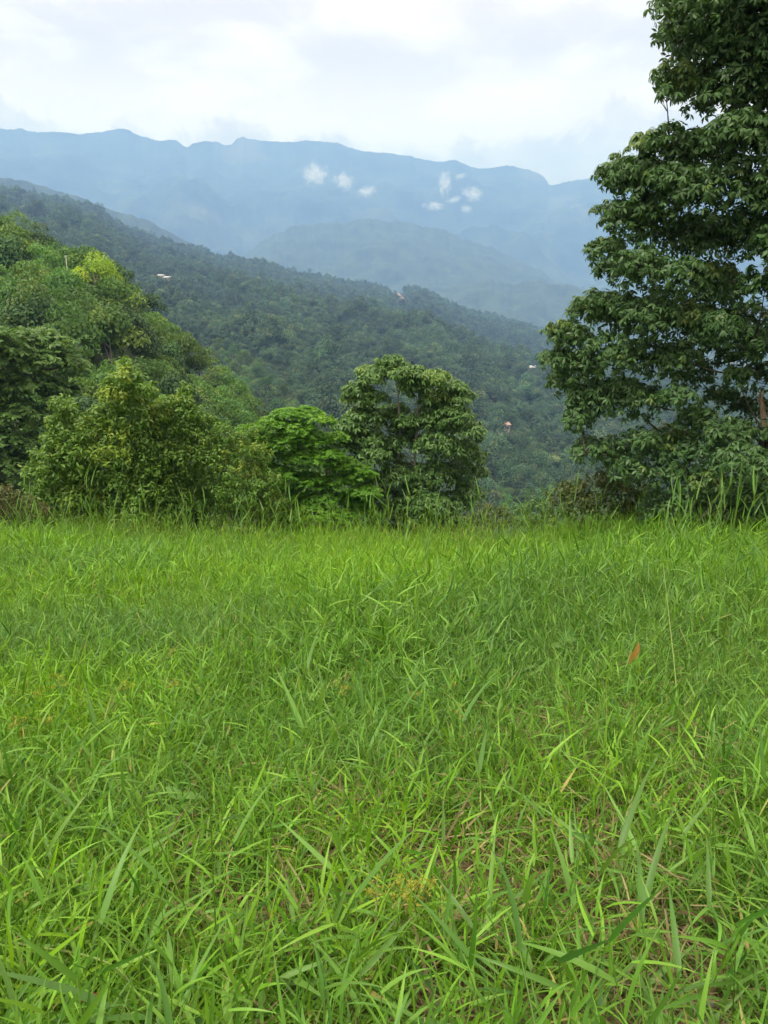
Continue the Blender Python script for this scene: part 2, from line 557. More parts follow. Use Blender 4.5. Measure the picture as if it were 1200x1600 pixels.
# ------------------------------------------------------------------ forest trees
def crown_mesh(name, seed, mat, ncards, size, puffs=16, flat=0.75, droop=0.0, spread=1.0, young=0.12):
    """crown of unit radius standing on z=0 made of leaf clumps heaped on several boughs"""
    r = np.random.default_rng(seed)
    a = r.random(puffs) * 2 * np.pi
    u = r.random(puffs) ** 0.6
    rad = 0.62 * u * spread
    hz = (0.35 + 0.95 * (1 - u ** 2) * r.uniform(0.75, 1.1, puffs) + r.uniform(-0.15, 0.2, puffs)) * flat
    C = np.stack([rad * np.cos(a), rad * np.sin(a), hz + 0.35], -1)
    pr = r.uniform(0.26, 0.46, puffs)
    w_ = pr ** 2
    k = r.choice(puffs, ncards, p=w_ / w_.sum())
    d = norm(r.normal(size=(ncards, 3)))
    d[:, 2] = np.where(d[:, 2] < -0.25, -d[:, 2] * 0.6, d[:, 2])
    d = norm(d)
    P = C[k] + d * pr[k][:, None] * np.array([1, 1, 0.72]) * r.uniform(0.72, 1.06, ncards)[:, None]
    N = norm(d * 0.7 + np.array([0, 0, 0.5]) + r.normal(size=(ncards, 3)) * 0.35)
    D = norm(np.cross(N, r.normal(size=(ncards, 3))))
    D = norm(D + np.array([0, 0, -droop]))
    L = size * r.uniform(0.7, 1.4, ncards)
    V, F, tv = blades(P, D, N, L, L * 0.55, 0.18, 3, 0, prof_leaf)
    tone = np.clip(r.normal(0.5, 0.22, ncards) + (r.random(puffs)[k] - 0.5) * 0.5, 0, 1)
    yg = (r.random(puffs)[k] < young) * r.uniform(0.3, 1, ncards)
    T = np.repeat(np.stack([tone, yg, np.zeros(ncards)], -1), 6, 0)
    return mk_mesh(name, V, F, T, [mat])


def trunk_mesh(name, seed, mat, h, r0):
    r = np.random.default_rng(seed)
    mb = MB()
    n = 6
    pts = np.stack([np.cumsum(r.normal(0, 0.03, n)) * h * 0.3, np.cumsum(r.normal(0, 0.03, n)) * h * 0.3, np.linspace(-0.25, 1, n) * h], -1)
    mb.add(*tube(pts, np.linspace(r0, r0 * 0.45, n), 6))
    for i in range(4):
        a = r.random() * 6.28
        p0 = pts[3] + (pts[5] - pts[3]) * r.random()
        e = p0 + np.array([math.cos(a), math.sin(a), 1.0]) * 0.38 * r.uniform(0.7, 1.1)
        mb.add(*tube(bez(p0, (p0 + e) / 2 + [0, 0, -.08], e, 5), np.linspace(r0 * 0.45, r0 * 0.15, 5), 5))
    return mb.mesh(name, [mat])


HILL = {
    'olive': leaf_mat('leaf_olive', (0.052, 0.122, 0.024), (0.118, 0.215, 0.046), (0.19, 0.27, 0.05), 0.3, 0.55, 0.2, 0.7),
    'green': leaf_mat('leaf_green', (0.045, 0.105, 0.022), (0.105, 0.195, 0.04), (0.17, 0.25, 0.045), 0.3, 0.55, 0.2, 0.8),
    'dark': leaf_mat('leaf_dark', (0.03, 0.075, 0.022), (0.07, 0.135, 0.036), (0.12, 0.18, 0.04), 0.25, 0.55, 0.2, 0.8),
    'lime': leaf_mat('leaf_lime', (0.15, 0.27, 0.02), (0.27, 0.42, 0.03), (0.33, 0.45, 0.05), 0.4, 0.5, 0.3, 0.1),
}
hill_crowns = {k: [] for k in HILL}
for i in range(4):
    hill_crowns['olive'].append(crown_mesh('crown_olive', 200 + i, HILL['olive'], 2600, 0.085, 18, 0.8, 0.55, 1.05))
    hill_crowns['green'].append(crown_mesh('crown_green', 210 + i, HILL['green'], 2200, 0.09, 16, 0.85, 0.2))
    hill_crowns['dark'].append(crown_mesh('crown_dark', 220 + i, HILL['dark'], 2200, 0.09, 16, 0.9, 0.2))
hill_crowns['lime'].append(crown_mesh('crown_lime', 230, HILL['lime'], 2600, 0.06, 14, 0.6, 0.1, 1.1))
hill_trunks = [trunk_mesh('hill_trunk', 240 + i, M['bark_pale'], 0.95, 0.045) for i in range(3)]


def sample_surface(front, n, rng):
    A, B, C_, D_ = front[:-1, :-1], front[1:, :-1], front[1:, 1:], front[:-1, 1:]
    area = np.linalg.norm(np.cross(B - A, D_ - A), axis=-1)
    p = (area / area.sum()).ravel()
    k = rng.choice(len(p), n, p=p)
    i, j = np.unravel_index(k, area.shape)
    u, v = rng.random(n)[:, None], rng.random(n)[:, None]
    return (A[i, j] * (1 - u) + B[i, j] * u) * (1 - v) + (D_[i, j] * (1 - u) + C_[i, j] * u) * v


def place_tree(name, label, group, loc, crown, trunk, s, sz, rot):
    o = thing(name, label, 'tree', tuple(loc), group)
    o.rotation_euler = (0, 0, rot)
    o.scale = (s, s, s * sz)
    link('trunk', trunk, o)
    link('crown', crown, o)
    return o


rng = np.random.default_rng(77)
cand = sample_surface(SF, 6000, rng)
px_, py_, _f = project(cand)
ok = (px_ > -140) & (px_ < 530) & (py_ < 830)
cand = cand[ok]
kept = []
for p, bx_, by_ in zip(cand, px_[ok], py_[ok]):
    if 105 < bx_ < 190 and by_ < 478:
        continue
    if all((p[0] - q[0]) ** 2 + (p[1] - q[1]) ** 2 > (3.3 if bx_ < 240 else 2.7) ** 2 for q in kept):
        kept.append(p)
    if len(kept) >= 200:
        break
LAB = {
    'olive': 'feathery olive green tree',
    'green': 'mid green broadleaf tree',
    'dark': 'dark green rounded tree',
}
def spur_label(look, bx, by):
    if bx < 45:
        where = 'above the broad rounded tree'
    elif bx < 140:
        where = 'below the white post'
    elif bx < 235:
        where = 'between lime tree and pointed bush'
    elif bx < 330:
        where = 'behind the pointed bush'
    else:
        where = 'at its tapering end'
    up = by - interp(SPUR, bx)
    row = 'on the skyline of the spur' if up < 75 else ('halfway up the spur' if up < 150 else 'low on the spur')
    return look + ' ' + row + ' ' + where, look + 's ' + row + ' ' + where


for p in kept:
    bx, by, f = project(p[None])
    u = rng.random()
    right = bx[0] > 240
    kind = 'olive' if (u < (0.75 if right else 0.34)) else ('dark' if u > 0.78 else 'green')
    s = rng.uniform(3.1, 4.2) * (0.78 if right else 1.0)
    place_tree('hill_tree', *spur_label(LAB[kind], bx[0], by[0]), p - [0, 0, 0.3], hill_crowns[kind][rng.integers(4)], hill_trunks[rng.integers(3)], s, rng.uniform(0.95, 1.25), rng.random() * 6.28)
p = at(146, 418, 97)
place_tree('hill_tree', 'bright lime green tree on the skyline of the spur beside a white post', None, p - [0, 0, 5.6], hill_crowns['lime'][0], hill_trunks[0], 3.9, 1.35, 1.0)

# ridge trees: the nearest as individuals, the rest one mass
RM = leaf_mat('leaf_ridge', (0.031, 0.070, 0.036), (0.074, 0.134, 0.066), (0.13, 0.17, 0.07), 0.2, 0.6, 0.15, 0.8, True)
RMP = leaf_mat('leaf_ridge_pale', (0.09, 0.14, 0.03), (0.17, 0.225, 0.055), (0.2, 0.24, 0.08), 0.25, 0.6, 0.15, 0.5)
ridge_crowns = [crown_mesh('crown_ridge', 300 + i, RM, 900, 0.105, 13, [0.8, 0.95, 0.7, 1.0, 0.85, 0.6][i % 6], 0.2) for i in range(6)]
RN = leaf_mat('leaf_valley', (0.042, 0.092, 0.026), (0.105, 0.185, 0.05), (0.17, 0.22, 0.06), 0.22, 0.6, 0.15, 1.0)
near_crowns = [crown_mesh('crown_slope', 320 + i, RN, 1500, 0.10, 15, [0.8, 0.95, 0.7, 1.0][i], 0.2) for i in range(4)]
pale_crowns = [crown_mesh('crown_pale', 330 + i, RMP, 1500, 0.10, 15, 0.9, 0.7, 1.0) for i in range(2)]
cand = sample_surface(RF, 150000, np.random.default_rng(5))
px_, py_, f_ = project(cand)
SCAR = [at(622, 462, 1250)]
view = (px_ > -350) & (px_ < 1500) & (py_ < 900)
cand, px_, py_, f_ = cand[view], px_[view], py_[view], f_[view]
scar = (np.abs(px_ - 622 - (py_ - 462) * 0.9) < 12) & (py_ > 453) & (py_ < 483)
cand, px_, py_, f_ = cand[~scar], px_[~scar], py_[~scar], f_[~scar]
def surf_at(front, px, py):
    """the point of a hillside seen at a photo pixel"""
    qx, qy, _ = project(front.reshape(-1, 3))
    qx, qy = qx.reshape(front.shape[:2]), qy.reshape(front.shape[:2])
    cols = []
    i = int(np.argmin(np.abs(qx[:, 10] - px)))
    j = i + 1 if qx[i, 10] < px else i - 1
    w2 = abs(px - qx[i, 10]) / max(1e-6, abs(qx[j, 10] - qx[i, 10]))
    for c_ in (i, j):
        yy_ = np.maximum.accumulate(qy[c_])
        cols.append(np.array([np.interp(py, yy_, front[c_, :, q]) for q in range(3)]))
    return cols[0] * (1 - w2) + cols[1] * w2


HOUSES = [(830, 582, 12, 7, 3, 0.1, 'roof_white', 'white-roofed house in the valley forest beside the towering tree'),
          (793, 677, 5.5, 4.5, 3, 0.4, 'roof_clay', 'clay-roofed hut among the valley trees'),
          (249, 437, 8, 5, 2.5, 0.2, 'roof_white', 'pale house high on the wooded ridge above the spur'),
          (259, 440, 8, 5, 2.5, -0.2, 'roof_white', 'pale house touching its twin high on the wooded ridge'),
          ]
clear = np.zeros(len(cand), bool)
for h in HOUSES:
    hw_ = 0.55 * h[2] * 1202 / max(np.linalg.norm(surf_at(RF, h[0], h[1])), 1) + 2
    dd_ = np.linalg.norm(surf_at(RF, h[0], h[1]))
    clear |= (np.abs(px_ - h[0]) < hw_) & (py_ > h[1] - 2) & (py_ < h[1] + 4 + 10 * 1202 / dd_)
cand, px_, py_, f_ = cand[~clear], px_[~clear], py_[~clear], f_[~clear]
open_ = (px_ > 330) & (px_ < 990) & (py_ < 815) & ~((px_ > 535) & (px_ < 760) & (py_ > 590)) & ~((px_ > 400) & (px_ < 540) & (py_ > 660)) & ~((px_ > 880) & (py_ < 660)) & (py_ > interp(SPUR, px_) - 90 - 0 * px_) & ~((px_ < 460) & (py_ > interp(SPUR, px_) - 30))
order = np.argsort(f_)
# thin the nearest so that crowns are spaced
taken, chosen = [], []
crowd = np.zeros(len(cand), bool)
for i in order:
    if f_[i] > 430:
        break
    q = cand[i]
    if taken and np.min(np.sum((np.array(taken)[:, :2] - q[:2]) ** 2, 1)) < 5.0 ** 2:
        crowd[i] = True
        continue
    taken.append(q)
    if open_[i] and len(chosen) < 110:
        chosen.append(i)
chosen = np.array(chosen)
def valley_label(look, bx, f):
    where = 'above the bright tiered tree' if bx < 530 else ('behind the slim-stemmed tree' if bx < 765 else ('below the clay-roofed hut' if bx < 830 else 'beside the skirts of the towering tree'))
    row = 'low in the valley' if f < 220 else ('farther down the valley' if f < 310 else 'deep in the valley')
    return look + ' ' + row + ' ' + where, look + 's ' + row + ' ' + where


for i in chosen:
    pale = f_[i] < 215 and rng.random() < 0.55
    place_tree('forest_tree', *valley_label('pale feathery tree' if pale else 'green rounded tree', px_[i], f_[i]), cand[i] - [0, 0, 0.8], (pale_crowns[rng.integers(2)] if pale else near_crowns[rng.integers(4)]),
               hill_trunks[rng.integers(3)], rng.uniform(2.6, 4.6), rng.uniform(0.95, 1.45), rng.random() * 6.28)
rest = ~crowd
rest[chosen] = False


def scatter_group(name, variants, realize=False):
    """geometry nodes: instances of the variant meshes on the points of one mesh"""
    g = bpy.data.node_groups.new(name, 'GeometryNodeTree')
    g.interface.new_socket('Geometry', in_out='INPUT', socket_type='NodeSocketGeometry')
    g.interface.new_socket('Geometry', in_out='OUTPUT', socket_type='NodeSocketGeometry')
    L_ = g.links.new
    gi, go = g.nodes.new('NodeGroupInput'), g.nodes.new('NodeGroupOutput')
    jn = g.nodes.new('GeometryNodeJoinGeometry')
    for v in variants:
        oi = g.nodes.new('GeometryNodeObjectInfo')
        oi.inputs['Object'].default_value = v
        gt = g.nodes.new('GeometryNodeGeometryToInstance')
        L_(oi.outputs['Geometry'], gt.inputs[0])
        L_(gt.outputs[0], jn.inputs[0])
    ip = g.nodes.new('GeometryNodeInstanceOnPoints')
    L_(gi.outputs[0], ip.inputs['Points'])
    L_(jn.outputs[0], ip.inputs['Instance'])
    ip.inputs['Pick Instance'].default_value = True

    def attr(nm, ty):
        na = g.nodes.new('GeometryNodeInputNamedAttribute')
        na.data_type = ty
        na.inputs['Name'].default_value = nm
        return na.outputs[0]
    L_(attr('pick', 'INT'), ip.inputs['Instance Index'])
    e = g.nodes.new('FunctionNodeEulerToRotation')
    L_(attr('turn', 'FLOAT_VECTOR'), e.inputs[0])
    L_(e.outputs[0], ip.inputs['Rotation'])
    L_(attr('size', 'FLOAT_VECTOR'), ip.inputs['Scale'])
    L_(ip.outputs[0], go.inputs[0])
    return g


def scatter(name, P, turn, size, pick, variants, patch=None, **props):
    m = bpy.data.meshes.new(name)
    m.vertices.add(len(P))
    m.vertices.foreach_set('co', np.asarray(P, np.float32).ravel())
    for nm, ty, arr in (('turn', 'FLOAT_VECTOR', turn), ('size', 'FLOAT_VECTOR', size)):
        a = m.attributes.new(nm, ty, 'POINT')
        a.data.foreach_set('vector', np.asarray(arr, np.float32).ravel())
    a = m.attributes.new('pick', 'INT', 'POINT')
    a.data.foreach_set('value', np.asarray(pick, np.int32))
    a = m.attributes.new('patch', 'FLOAT', 'POINT')
    a.data.foreach_set('value', np.asarray(patch if patch is not None else np.full(len(P), 0.5), np.float32))
    m.update()
    o = link(name, m, None, None, **props)
    vs = [bpy.data.objects.new(name + '_source', v) for v in variants]      # never linked to the scene
    md = o.modifiers.new('scatter', 'NODES')
    md.node_group = scatter_group(name, vs)
    return o


fp = cand[rest]
nf = len(fp)
r5 = np.random.default_rng(8)
stand = fbm(fp[:, 0] / 70, fp[:, 1] / 70, 55, 4)
s_ = r5.uniform(2.4, 4.8, nf) * (1 + 0.8 * np.clip(stand, -0.35, 0.6)) * np.where(r5.random(nf) < 0.12, 1.6, 1.0)
# the same broad, dark or light stands that one sees on such slopes come from the size and kind of trees
scatter('forest', fp - [0, 0, 0.8], np.stack([np.zeros(nf), np.zeros(nf), r5.random(nf) * 6.28], -1), np.stack([s_, s_, s_ * r5.uniform(0.95, 1.6, nf)], -1),
        r5.integers(0, 6, nf), ridge_crowns, np.clip(0.5 + 1.1 * fbm(fp[:, 0] / 45, fp[:, 1] / 45, 57, 4) + r5.normal(0, 0.22, nf), 0, 1), kind='stuff')

# ------------------------------------------------------------------ near trees
def template(kind, seed, mat, size, young=0.0):
    """one leafy spray, axis +Z, leaf length = size"""
    r = np.random.default_rng(seed)
    if kind == 'whorl':
        n = r.integers(6, 9)
        a = np.arange(n) * 2 * np.pi / n + r.normal(0, 0.2, n)
        e = np.radians(r.uniform(-52, -2, n))
        D = np.stack([np.cos(a) * np.cos(e), np.sin(a) * np.cos(e), np.sin(e)], -1)
        P = D * 0.12 * size + [0, 0, 0.1 * size]
        N = norm(np.array([0, 0, 1.0]) + 0.25 * r.normal(size=(n, 3)))
        L, W, cu = size * r.uniform(0.8, 1.15, n), size * 0.33, 0.28
        rows = 4
    elif kind == 'droop':
        n = r.integers(8, 12)
        a = np.arange(n) * 2.4 + r.random() * 6
        e = np.radians(np.linspace(-70, 10, n) + r.normal(0, 10, n))
        D = np.stack([np.cos(a) * np.cos(e), np.sin(a) * np.cos(e), np.sin(e)], -1)
        P = np.stack([np.zeros(n), np.zeros(n), np.linspace(-0.5, 0.7, n) * size], -1) + D * 0.05 * size
        N = norm(np.array([0, 0, 1.0]) + 0.35 * r.normal(size=(n, 3)) + D * 0.4)
        L, W, cu = size * r.uniform(0.7, 1.1, n), size * 0.36, 0.35
        rows = 4
    else:  # flat: a leafy twig lying level
        n = 12
        k = np.arange(n)
        s = np.where(k % 2 == 0, 1.0, -1.0)
        a = s * np.radians(r.uniform(40, 65, n))
        D = np.stack([np.cos(a), np.sin(a), r.uniform(-0.45, 0.05, n)], -1)
        P = np.stack([(k / n - 0.5) * 2.0 * size, s * 0.04 * size, -0.05 * size * (k / n - 0.5) ** 2], -1)
        N = norm(np.array([0, 0, 1.0]) + 0.3 * r.normal(size=(n, 3)))
        L, W, cu = size * r.uniform(0.7, 1.1, n), size * 0.42, 0.2
        rows = 3
    V, F, tv = blades(P, D, N, L, W, cu, rows, 0, prof_leaf)
    tone = np.clip(r.normal(0.5, 0.22, n) + r.normal(0, 0.12), 0, 1)
    yg = np.full(n, young) * r.uniform(0.5, 1, n)
    T = np.repeat(np.stack([tone, yg, np.zeros(n)], -1), rows * 2, 0)
    return V, F, T, mk_mesh('leaf_spray', V, F, T, [mat])


def frames(axis, rng):
    z = norm(axis)
    ref = rng.normal(size=z.shape)
    x = norm(np.cross(ref, z))
    y = np.cross(z, x)
    return np.stack([x, y, z], -1)          # columns


def grow(root, puffs, stems, kind, mat, bark, leaf, per_m2, young_frac=0.1, front=300, seed=0, flat=1.0, up=0.6, branch_r=0.03, dead=0.0, stem_pick=None):
    """puffs: rows of centre x,y,z, radius. stems: list of (points, radii). Leaves as sprays; the nearest as parts, the others one mass"""
    r = np.random.default_rng(seed)
    T = [template(kind, seed * 50 + i, mat, leaf, 0.0) for i in range(6)] + [template(kind, seed * 50 + 20 + i, mat, leaf, 0.85) for i in range(2)]
    stem_pts = []
    for pts, rad in stems:
        V, F = tube(pts, rad, 8)
        link('trunk', mk_mesh('trunk', V, F, None, [bark]), root)
        stem_pts.append(np.asarray(pts))
    sp_all = np.concatenate(stem_pts[:stem_pick])
    PP, AX, yy = [], [], []
    dist0 = [np.min(np.linalg.norm(sp_all - c_[:3], axis=1)) for c_ in puffs]
    for c_ in puffs[np.argsort(dist0)]:
        ctr, R = c_[:3], c_[3]
        rad = np.array([R, R, R * flat])
        n = max(6, int(per_m2 * 4 * math.pi * R * R * (0.6 + 0.4 * flat)))
        d = norm(r.normal(size=(n, 3)))
        d[:, 2] = np.where((d[:, 2] < -0.2) & (r.random(n) < 0.65), -d[:, 2], d[:, 2])
        sh = np.where(r.random(n) < 0.72, r.uniform(0.82, 1.1, n), r.uniform(0.3, 0.85, n))
        PP.append(ctr + d * rad * sh[:, None])
        AX.append(norm(d * 0.55 + np.array([0, 0, up]) + 0.28 * r.normal(size=(n, 3))))
        yp = r.random() < young_frac
        yy.append(np.where((d[:, 2] > 0.1) & (r.random(n) < (0.7 if yp else 0.03)), 1, 0))
        # the branch that carries this clump
        low = sp_all[sp_all[:, 2] < ctr[2] + 0.1]
        low = low if len(low) else sp_all[:1]
        q = low[np.argmin(np.sum((low - ctr) ** 2, 1) + 1.3 * (ctr[2] - low[:, 2] - 0.15) ** 2)]
        mid = (q + ctr) / 2 + np.array([0, 0, -0.12 * np.linalg.norm(ctr - q)]) + r.normal(0, 0.05, 3)
        mb = MB()
        end = ctr + np.array([0, 0, 0.2 * R])
        pts = bez(q, mid, end, 7)
        br = branch_r * min(1.6, 0.5 + 0.35 * np.linalg.norm(ctr - q))
        mb.add(*tube(pts, np.linspace(br, br * 0.3, 7), 5))
        for _ in range(6):
            dd = norm(r.normal(size=3) + np.array([0, 0, 0.4]))
            p0 = pts[r.integers(4, 7)]
            p1 = ctr + dd * rad * 0.85
            mb.add(*tube(bez(p0, (p0 + p1) / 2 + [0, 0, -0.05 * R], p1, 4), np.linspace(br * 0.35, br * 0.12, 4), 4))
        link('branch', mb.mesh('branch', [bark]), root)
        sp_all = np.concatenate([sp_all, pts[3:]])
    P, A, yv = np.concatenate(PP), np.concatenate(AX), np.concatenate(yy)
    n = len(P)
    Fr = frames(A, r)
    sc = r.uniform(0.75, 1.2, n)
    pick = np.where(yv > 0, r.integers(6, 8, n), r.integers(0, 6, n))
    px, py, f = project(P)
    inside = (px > 5) & (px < 1195) & (py > 5) & (py < 822)
    # sprays hidden behind others of the same tree are not chosen
    cell = {}
    near = np.argsort(f)
    sel = []
    gap = leaf * 0.9 * 1202 / max(f.min(), 1)
    for i in near:
        if not inside[i]:
            continue
        key = (int(px[i] / gap), int(py[i] / gap))
        if cell.get(key, 0) >= 1:
            continue
        cell[key] = cell.get(key, 0) + 1
        sel.append(i)
    if len(sel) > front:
        sel = list(np.array(sel)[np.linspace(0, len(sel) - 1, front).astype(int)])
    sel = np.array(sel, int)
    for i in sel:
        o = link('leaf_spray', T[pick[i]][3], root)
        m4 = Matrix.Identity(4)
        for a_ in range(3):
            for b_ in range(3):
                m4[a_][b_] = float(Fr[i, a_, b_] * sc[i])
            m4[a_][3] = float(P[i, a_])
        o.matrix_local = m4
    rest_ = np.ones(n, bool)
    rest_[sel] = False
    mb = MB()
    for k in range(8):
        idx = np.where(rest_ & (pick == k))[0]
        if not len(idx):
            continue
        V, F, tt, _m = T[k]
        VV = np.einsum('nij,vj->nvi', Fr[idx] * sc[idx, None, None], V) + P[idx, None]
        FF = F[None] + (np.arange(len(idx)) * len(V))[:, None, None]
        TT = np.broadcast_to(tt[None], (len(idx), len(V), 3)).copy()
        TT[:, :, 0] = np.clip(TT[:, :, 0] + r.normal(0, 0.12, len(idx))[:, None], 0, 1)
        mb.add(VV.reshape(-1, 3), FF.reshape(-1, 4), TT.reshape(-1, 3))
    link('crown', mb.mesh('crown', [mat]), root, kind='stuff')


def puffs_from(px, D, depth, seed, back=0.6, jit=0.3, cx=None, hw=None):
    """clumps seen on the near face of a crown, bulging towards the viewer, plus clumps on its far side"""
    r = np.random.default_rng(seed)
    a = np.array(px, float)
    cx = a[:, 0].mean() if cx is None else cx
    hw = (np.abs(a[:, 0] - cx).max() + 10) if hw is None else hw
    out = []
    for x, y, s in a:
        bulge = math.sqrt(max(0.0, 1 - ((x - cx) / hw) ** 2)) * depth
        d = D - bulge * r.uniform(0.55, 1.0) + r.normal(0, jit)
        out.append([*at(x, y, d), s * d / 1202 * 1.02])
        if r.random() < back:
            d2 = D + bulge * r.uniform(0.1, 1.0) + r.normal(0, jit)
            out.append([*at(x + r.normal(0, 4), y + r.normal(0, 6), d2), s * d2 / 1202 * 0.95])
    return np.array(out)


def stem(base, tip, r0, r1, seed, n=9, wob=0.05):
    r = np.random.default_rng(seed)
    base, tip = np.array(base, float), np.array(tip, float)
    L = np.linalg.norm(tip - base)
    t = np.linspace(0, 1, n)[:, None]
    w_ = np.cumsum(r.normal(0, wob, (n, 3)), 0) * L / n
    w_ = (w_ - w_[-1] * t) * np.array([1, 1, 0.3])
    return base + (tip - base) * t + w_, np.linspace(r0, r1, n)


def ground_at(px, D):
    p = at(px, 478, D)
    return np.array([p[0], p[1], float(zg(p[0], p[1]))])


# --- the big dark tree at the side of the meadow
M['leaf_big'] = leaf_mat('leaf_big', (0.038, 0.094, 0.029), (0.090, 0.180, 0.056), (0.15, 0.23, 0.05), 0.26, 0.46, 0.30)
BT = [(1060, 15, 36), (1105, 5, 48), (1165, 0, 60), (1230, 10, 70), (1065, 60, 32), (1110, 75, 48), (1170, 85, 55), (1235, 95, 65), (1052, 118, 28), (1085, 140, 36), (1140, 150, 45), (1205, 160, 52), (1165, 195, 30), (1040, 148, 16),
      (1010, 232, 30), (1045, 228, 36), (1090, 245, 45), (1150, 215, 42), (1205, 230, 50), (962, 275, 28), (1000, 285, 42), (1050, 300, 48), (1110, 305, 50), (1175, 295, 50), (1235, 310, 55),
      (950, 330, 22), (985, 345, 40), (1040, 365, 46), (1100, 375, 46), (1165, 370, 46), (1230, 390, 50), (945, 395, 26), (960, 425, 30), (1000, 415, 40), (1060, 435, 40), (1120, 440, 36), (1195, 455, 40),
      (905, 488, 22), (930, 475, 28), (870, 515, 20), (890, 530, 30), (965, 490, 42), (1015, 500, 42), (1070, 505, 40), (1125, 510, 32), (1180, 530, 34), (870, 560, 26), (905, 575, 36), (955, 555, 44), (1005, 565, 42), (1060, 565, 36),
      (880, 600, 26), (920, 625, 34), (905, 655, 24), (965, 620, 40), (1010, 630, 36), (1060, 625, 28), (1150, 590, 22), (915, 710, 22), (950, 705, 30), (985, 735, 28), (1000, 690, 30), (1050, 700, 38), (1045, 745, 34), (1090, 660, 30), (1100, 710, 40), (1140, 680, 34), (1160, 730, 44), (1200, 690, 40), (1110, 760, 34), (1210, 750, 44)]
base = ground_at(1300, 15.4)
root = thing('broadleaf_tree', 'towering dark green tree with drooping whorled leaves beside the meadow, cut by the picture edge', 'tree')
tip = at(1285, -330, 15.6)
low = ground_at(1222, 14.7)
stems = [stem(base - [0, 0, 0.5], tip, 0.2, 0.05, 1, 22, 0.06), stem(low - [0, 0, 0.4], at(1196, 664, 14.6), 0.10, 0.075, 2, 10, 0.04)]
extra = [(1290, 60, 70), (1330, 160, 80), (1300, 260, 75), (1360, 330, 85), (1300, 420, 70), (1370, 480, 80), (1310, 560, 70), (1380, 620, 80), (1300, 690, 65), (1180, -90, 75), (1260, -110, 85), (1320, -40, 80), (1210, -190, 70), (1270, -240, 60)]
pf = puffs_from(BT + extra, 15.5, 1.9, 5, 0.55, 0.3, 1230, 420)
fill = [(1100, 540, 32), (1150, 560, 32), (1190, 590, 30), (1085, 590, 30), (1130, 625, 28), (1175, 640, 26), (1165, 500, 34), (1120, 470, 34), (1040, 470, 30), (1195, 545, 30)]
pf = np.concatenate([pf, [[*at(x, y, 16.8), q * 16.8 / 1202] for x, y, q in fill]])
grow(root, pf, stems, 'whorl', M['leaf_big'], M['bark_dark'], 0.118, 50, 0.14, 300, 1, 0.74, 0.65, 0.022, stem_pick=1)
sb, ss = at(1196, 662, 14.6), at(1189, 618, 14.6)
mb = MB()
mb.add(*tube(bez(sb - [0, 0, 0.1], (sb + ss) / 2, ss, 5), [0.055, 0.052, 0.046, 0.036, 0.015], 7))
for k in range(4):
    q = ss + np.array([0.03 * math.cos(k * 1.6), 0.03 * math.sin(k * 1.6), -0.12])
    mb.add(*tube(bez(q, q + [0, 0, 0.08], q + [0.01, 0, 0.14 + 0.05 * k], 4), [0.022, 0.018, 0.012, 0.002], 4))
link('broken_stub', mb.mesh('broken_stub', [M['raw_wood']]), root, label='pale splintered stub of a broken bough')

# --- the tree in the middle, several slim stems
M['leaf_mid'] = leaf_mat('leaf_mid', (0.048, 0.116, 0.026), (0.110, 0.215, 0.055), (0.17, 0.27, 0.06), 0.28, 0.46, 0.30)
CT = [(612, 570, 26), (592, 585, 18), (630, 585, 20), (580, 592, 20), (558, 610, 24), (578, 624, 28), (548, 626, 18), (650, 585, 24), (679, 593, 26), (708, 609, 24), (722, 618, 20), (645, 607, 22), (683, 625, 28), (716, 632, 20), (567, 655, 30), (542, 668, 24), (637, 660, 24), (671, 660, 28), (708, 653, 32), (738, 676, 20),
      (575, 687, 28), (546, 700, 24), (583, 714, 30), (621, 693, 22), (683, 697, 34), (722, 702, 28), (746, 716, 20), (617, 744, 28), (650, 766, 28), (683, 739, 34), (717, 739, 34), (748, 736, 16), (642, 787, 30), (675, 791, 34), (708, 787, 32), (735, 770, 22), (596, 776, 28), (568, 745, 26), (560, 785, 26), (583, 803, 28), (617, 805, 28), (662, 815, 28), (700, 815, 26), (575, 832, 28), (615, 836, 28), (655, 840, 28), (695, 838, 28), (730, 825, 22)]
base = ground_at(650, 24)
root = thing('broadleaf_tree', 'bushy green tree with several slim pale stems showing through its crown beyond the grass', 'tree')
stems = [stem(base + [dx, dy, -0.4], at(tx, ty, 24 + dd), 0.075, 0.018, 20 + i, 12, 0.08) for i, (dx, dy, tx, ty, dd) in enumerate([(-0.4, 0, 615, 575, -0.3), (0.1, -0.2, 655, 600, -0.5), (0.3, 0.3, 700, 620, 0.2), (0.0, 0.3, 585, 610, 0.4), (0.6, 0, 725, 690, 0), (-0.6, 0.1, 560, 670, 0)])]
pf = puffs_from(CT, 24, 1.3, 6, 0.5, 0.25)
heart = [(612, 652, 20), (645, 668, 20), (614, 718, 22), (600, 645, 22), (598, 705, 22), (655, 690, 22), (690, 670, 24), (640, 735, 26), (622, 640, 18), (628, 672, 22)]
pf = np.concatenate([pf, [[*at(x, y, 24.2), q * 24.2 / 1202] for x, y, q in heart]])
grow(root, pf, stems, 'whorl', M['leaf_mid'], M['bark_pale'], 0.170, 31, 0.10, 300, 2, 0.60, 0.8, 0.016)

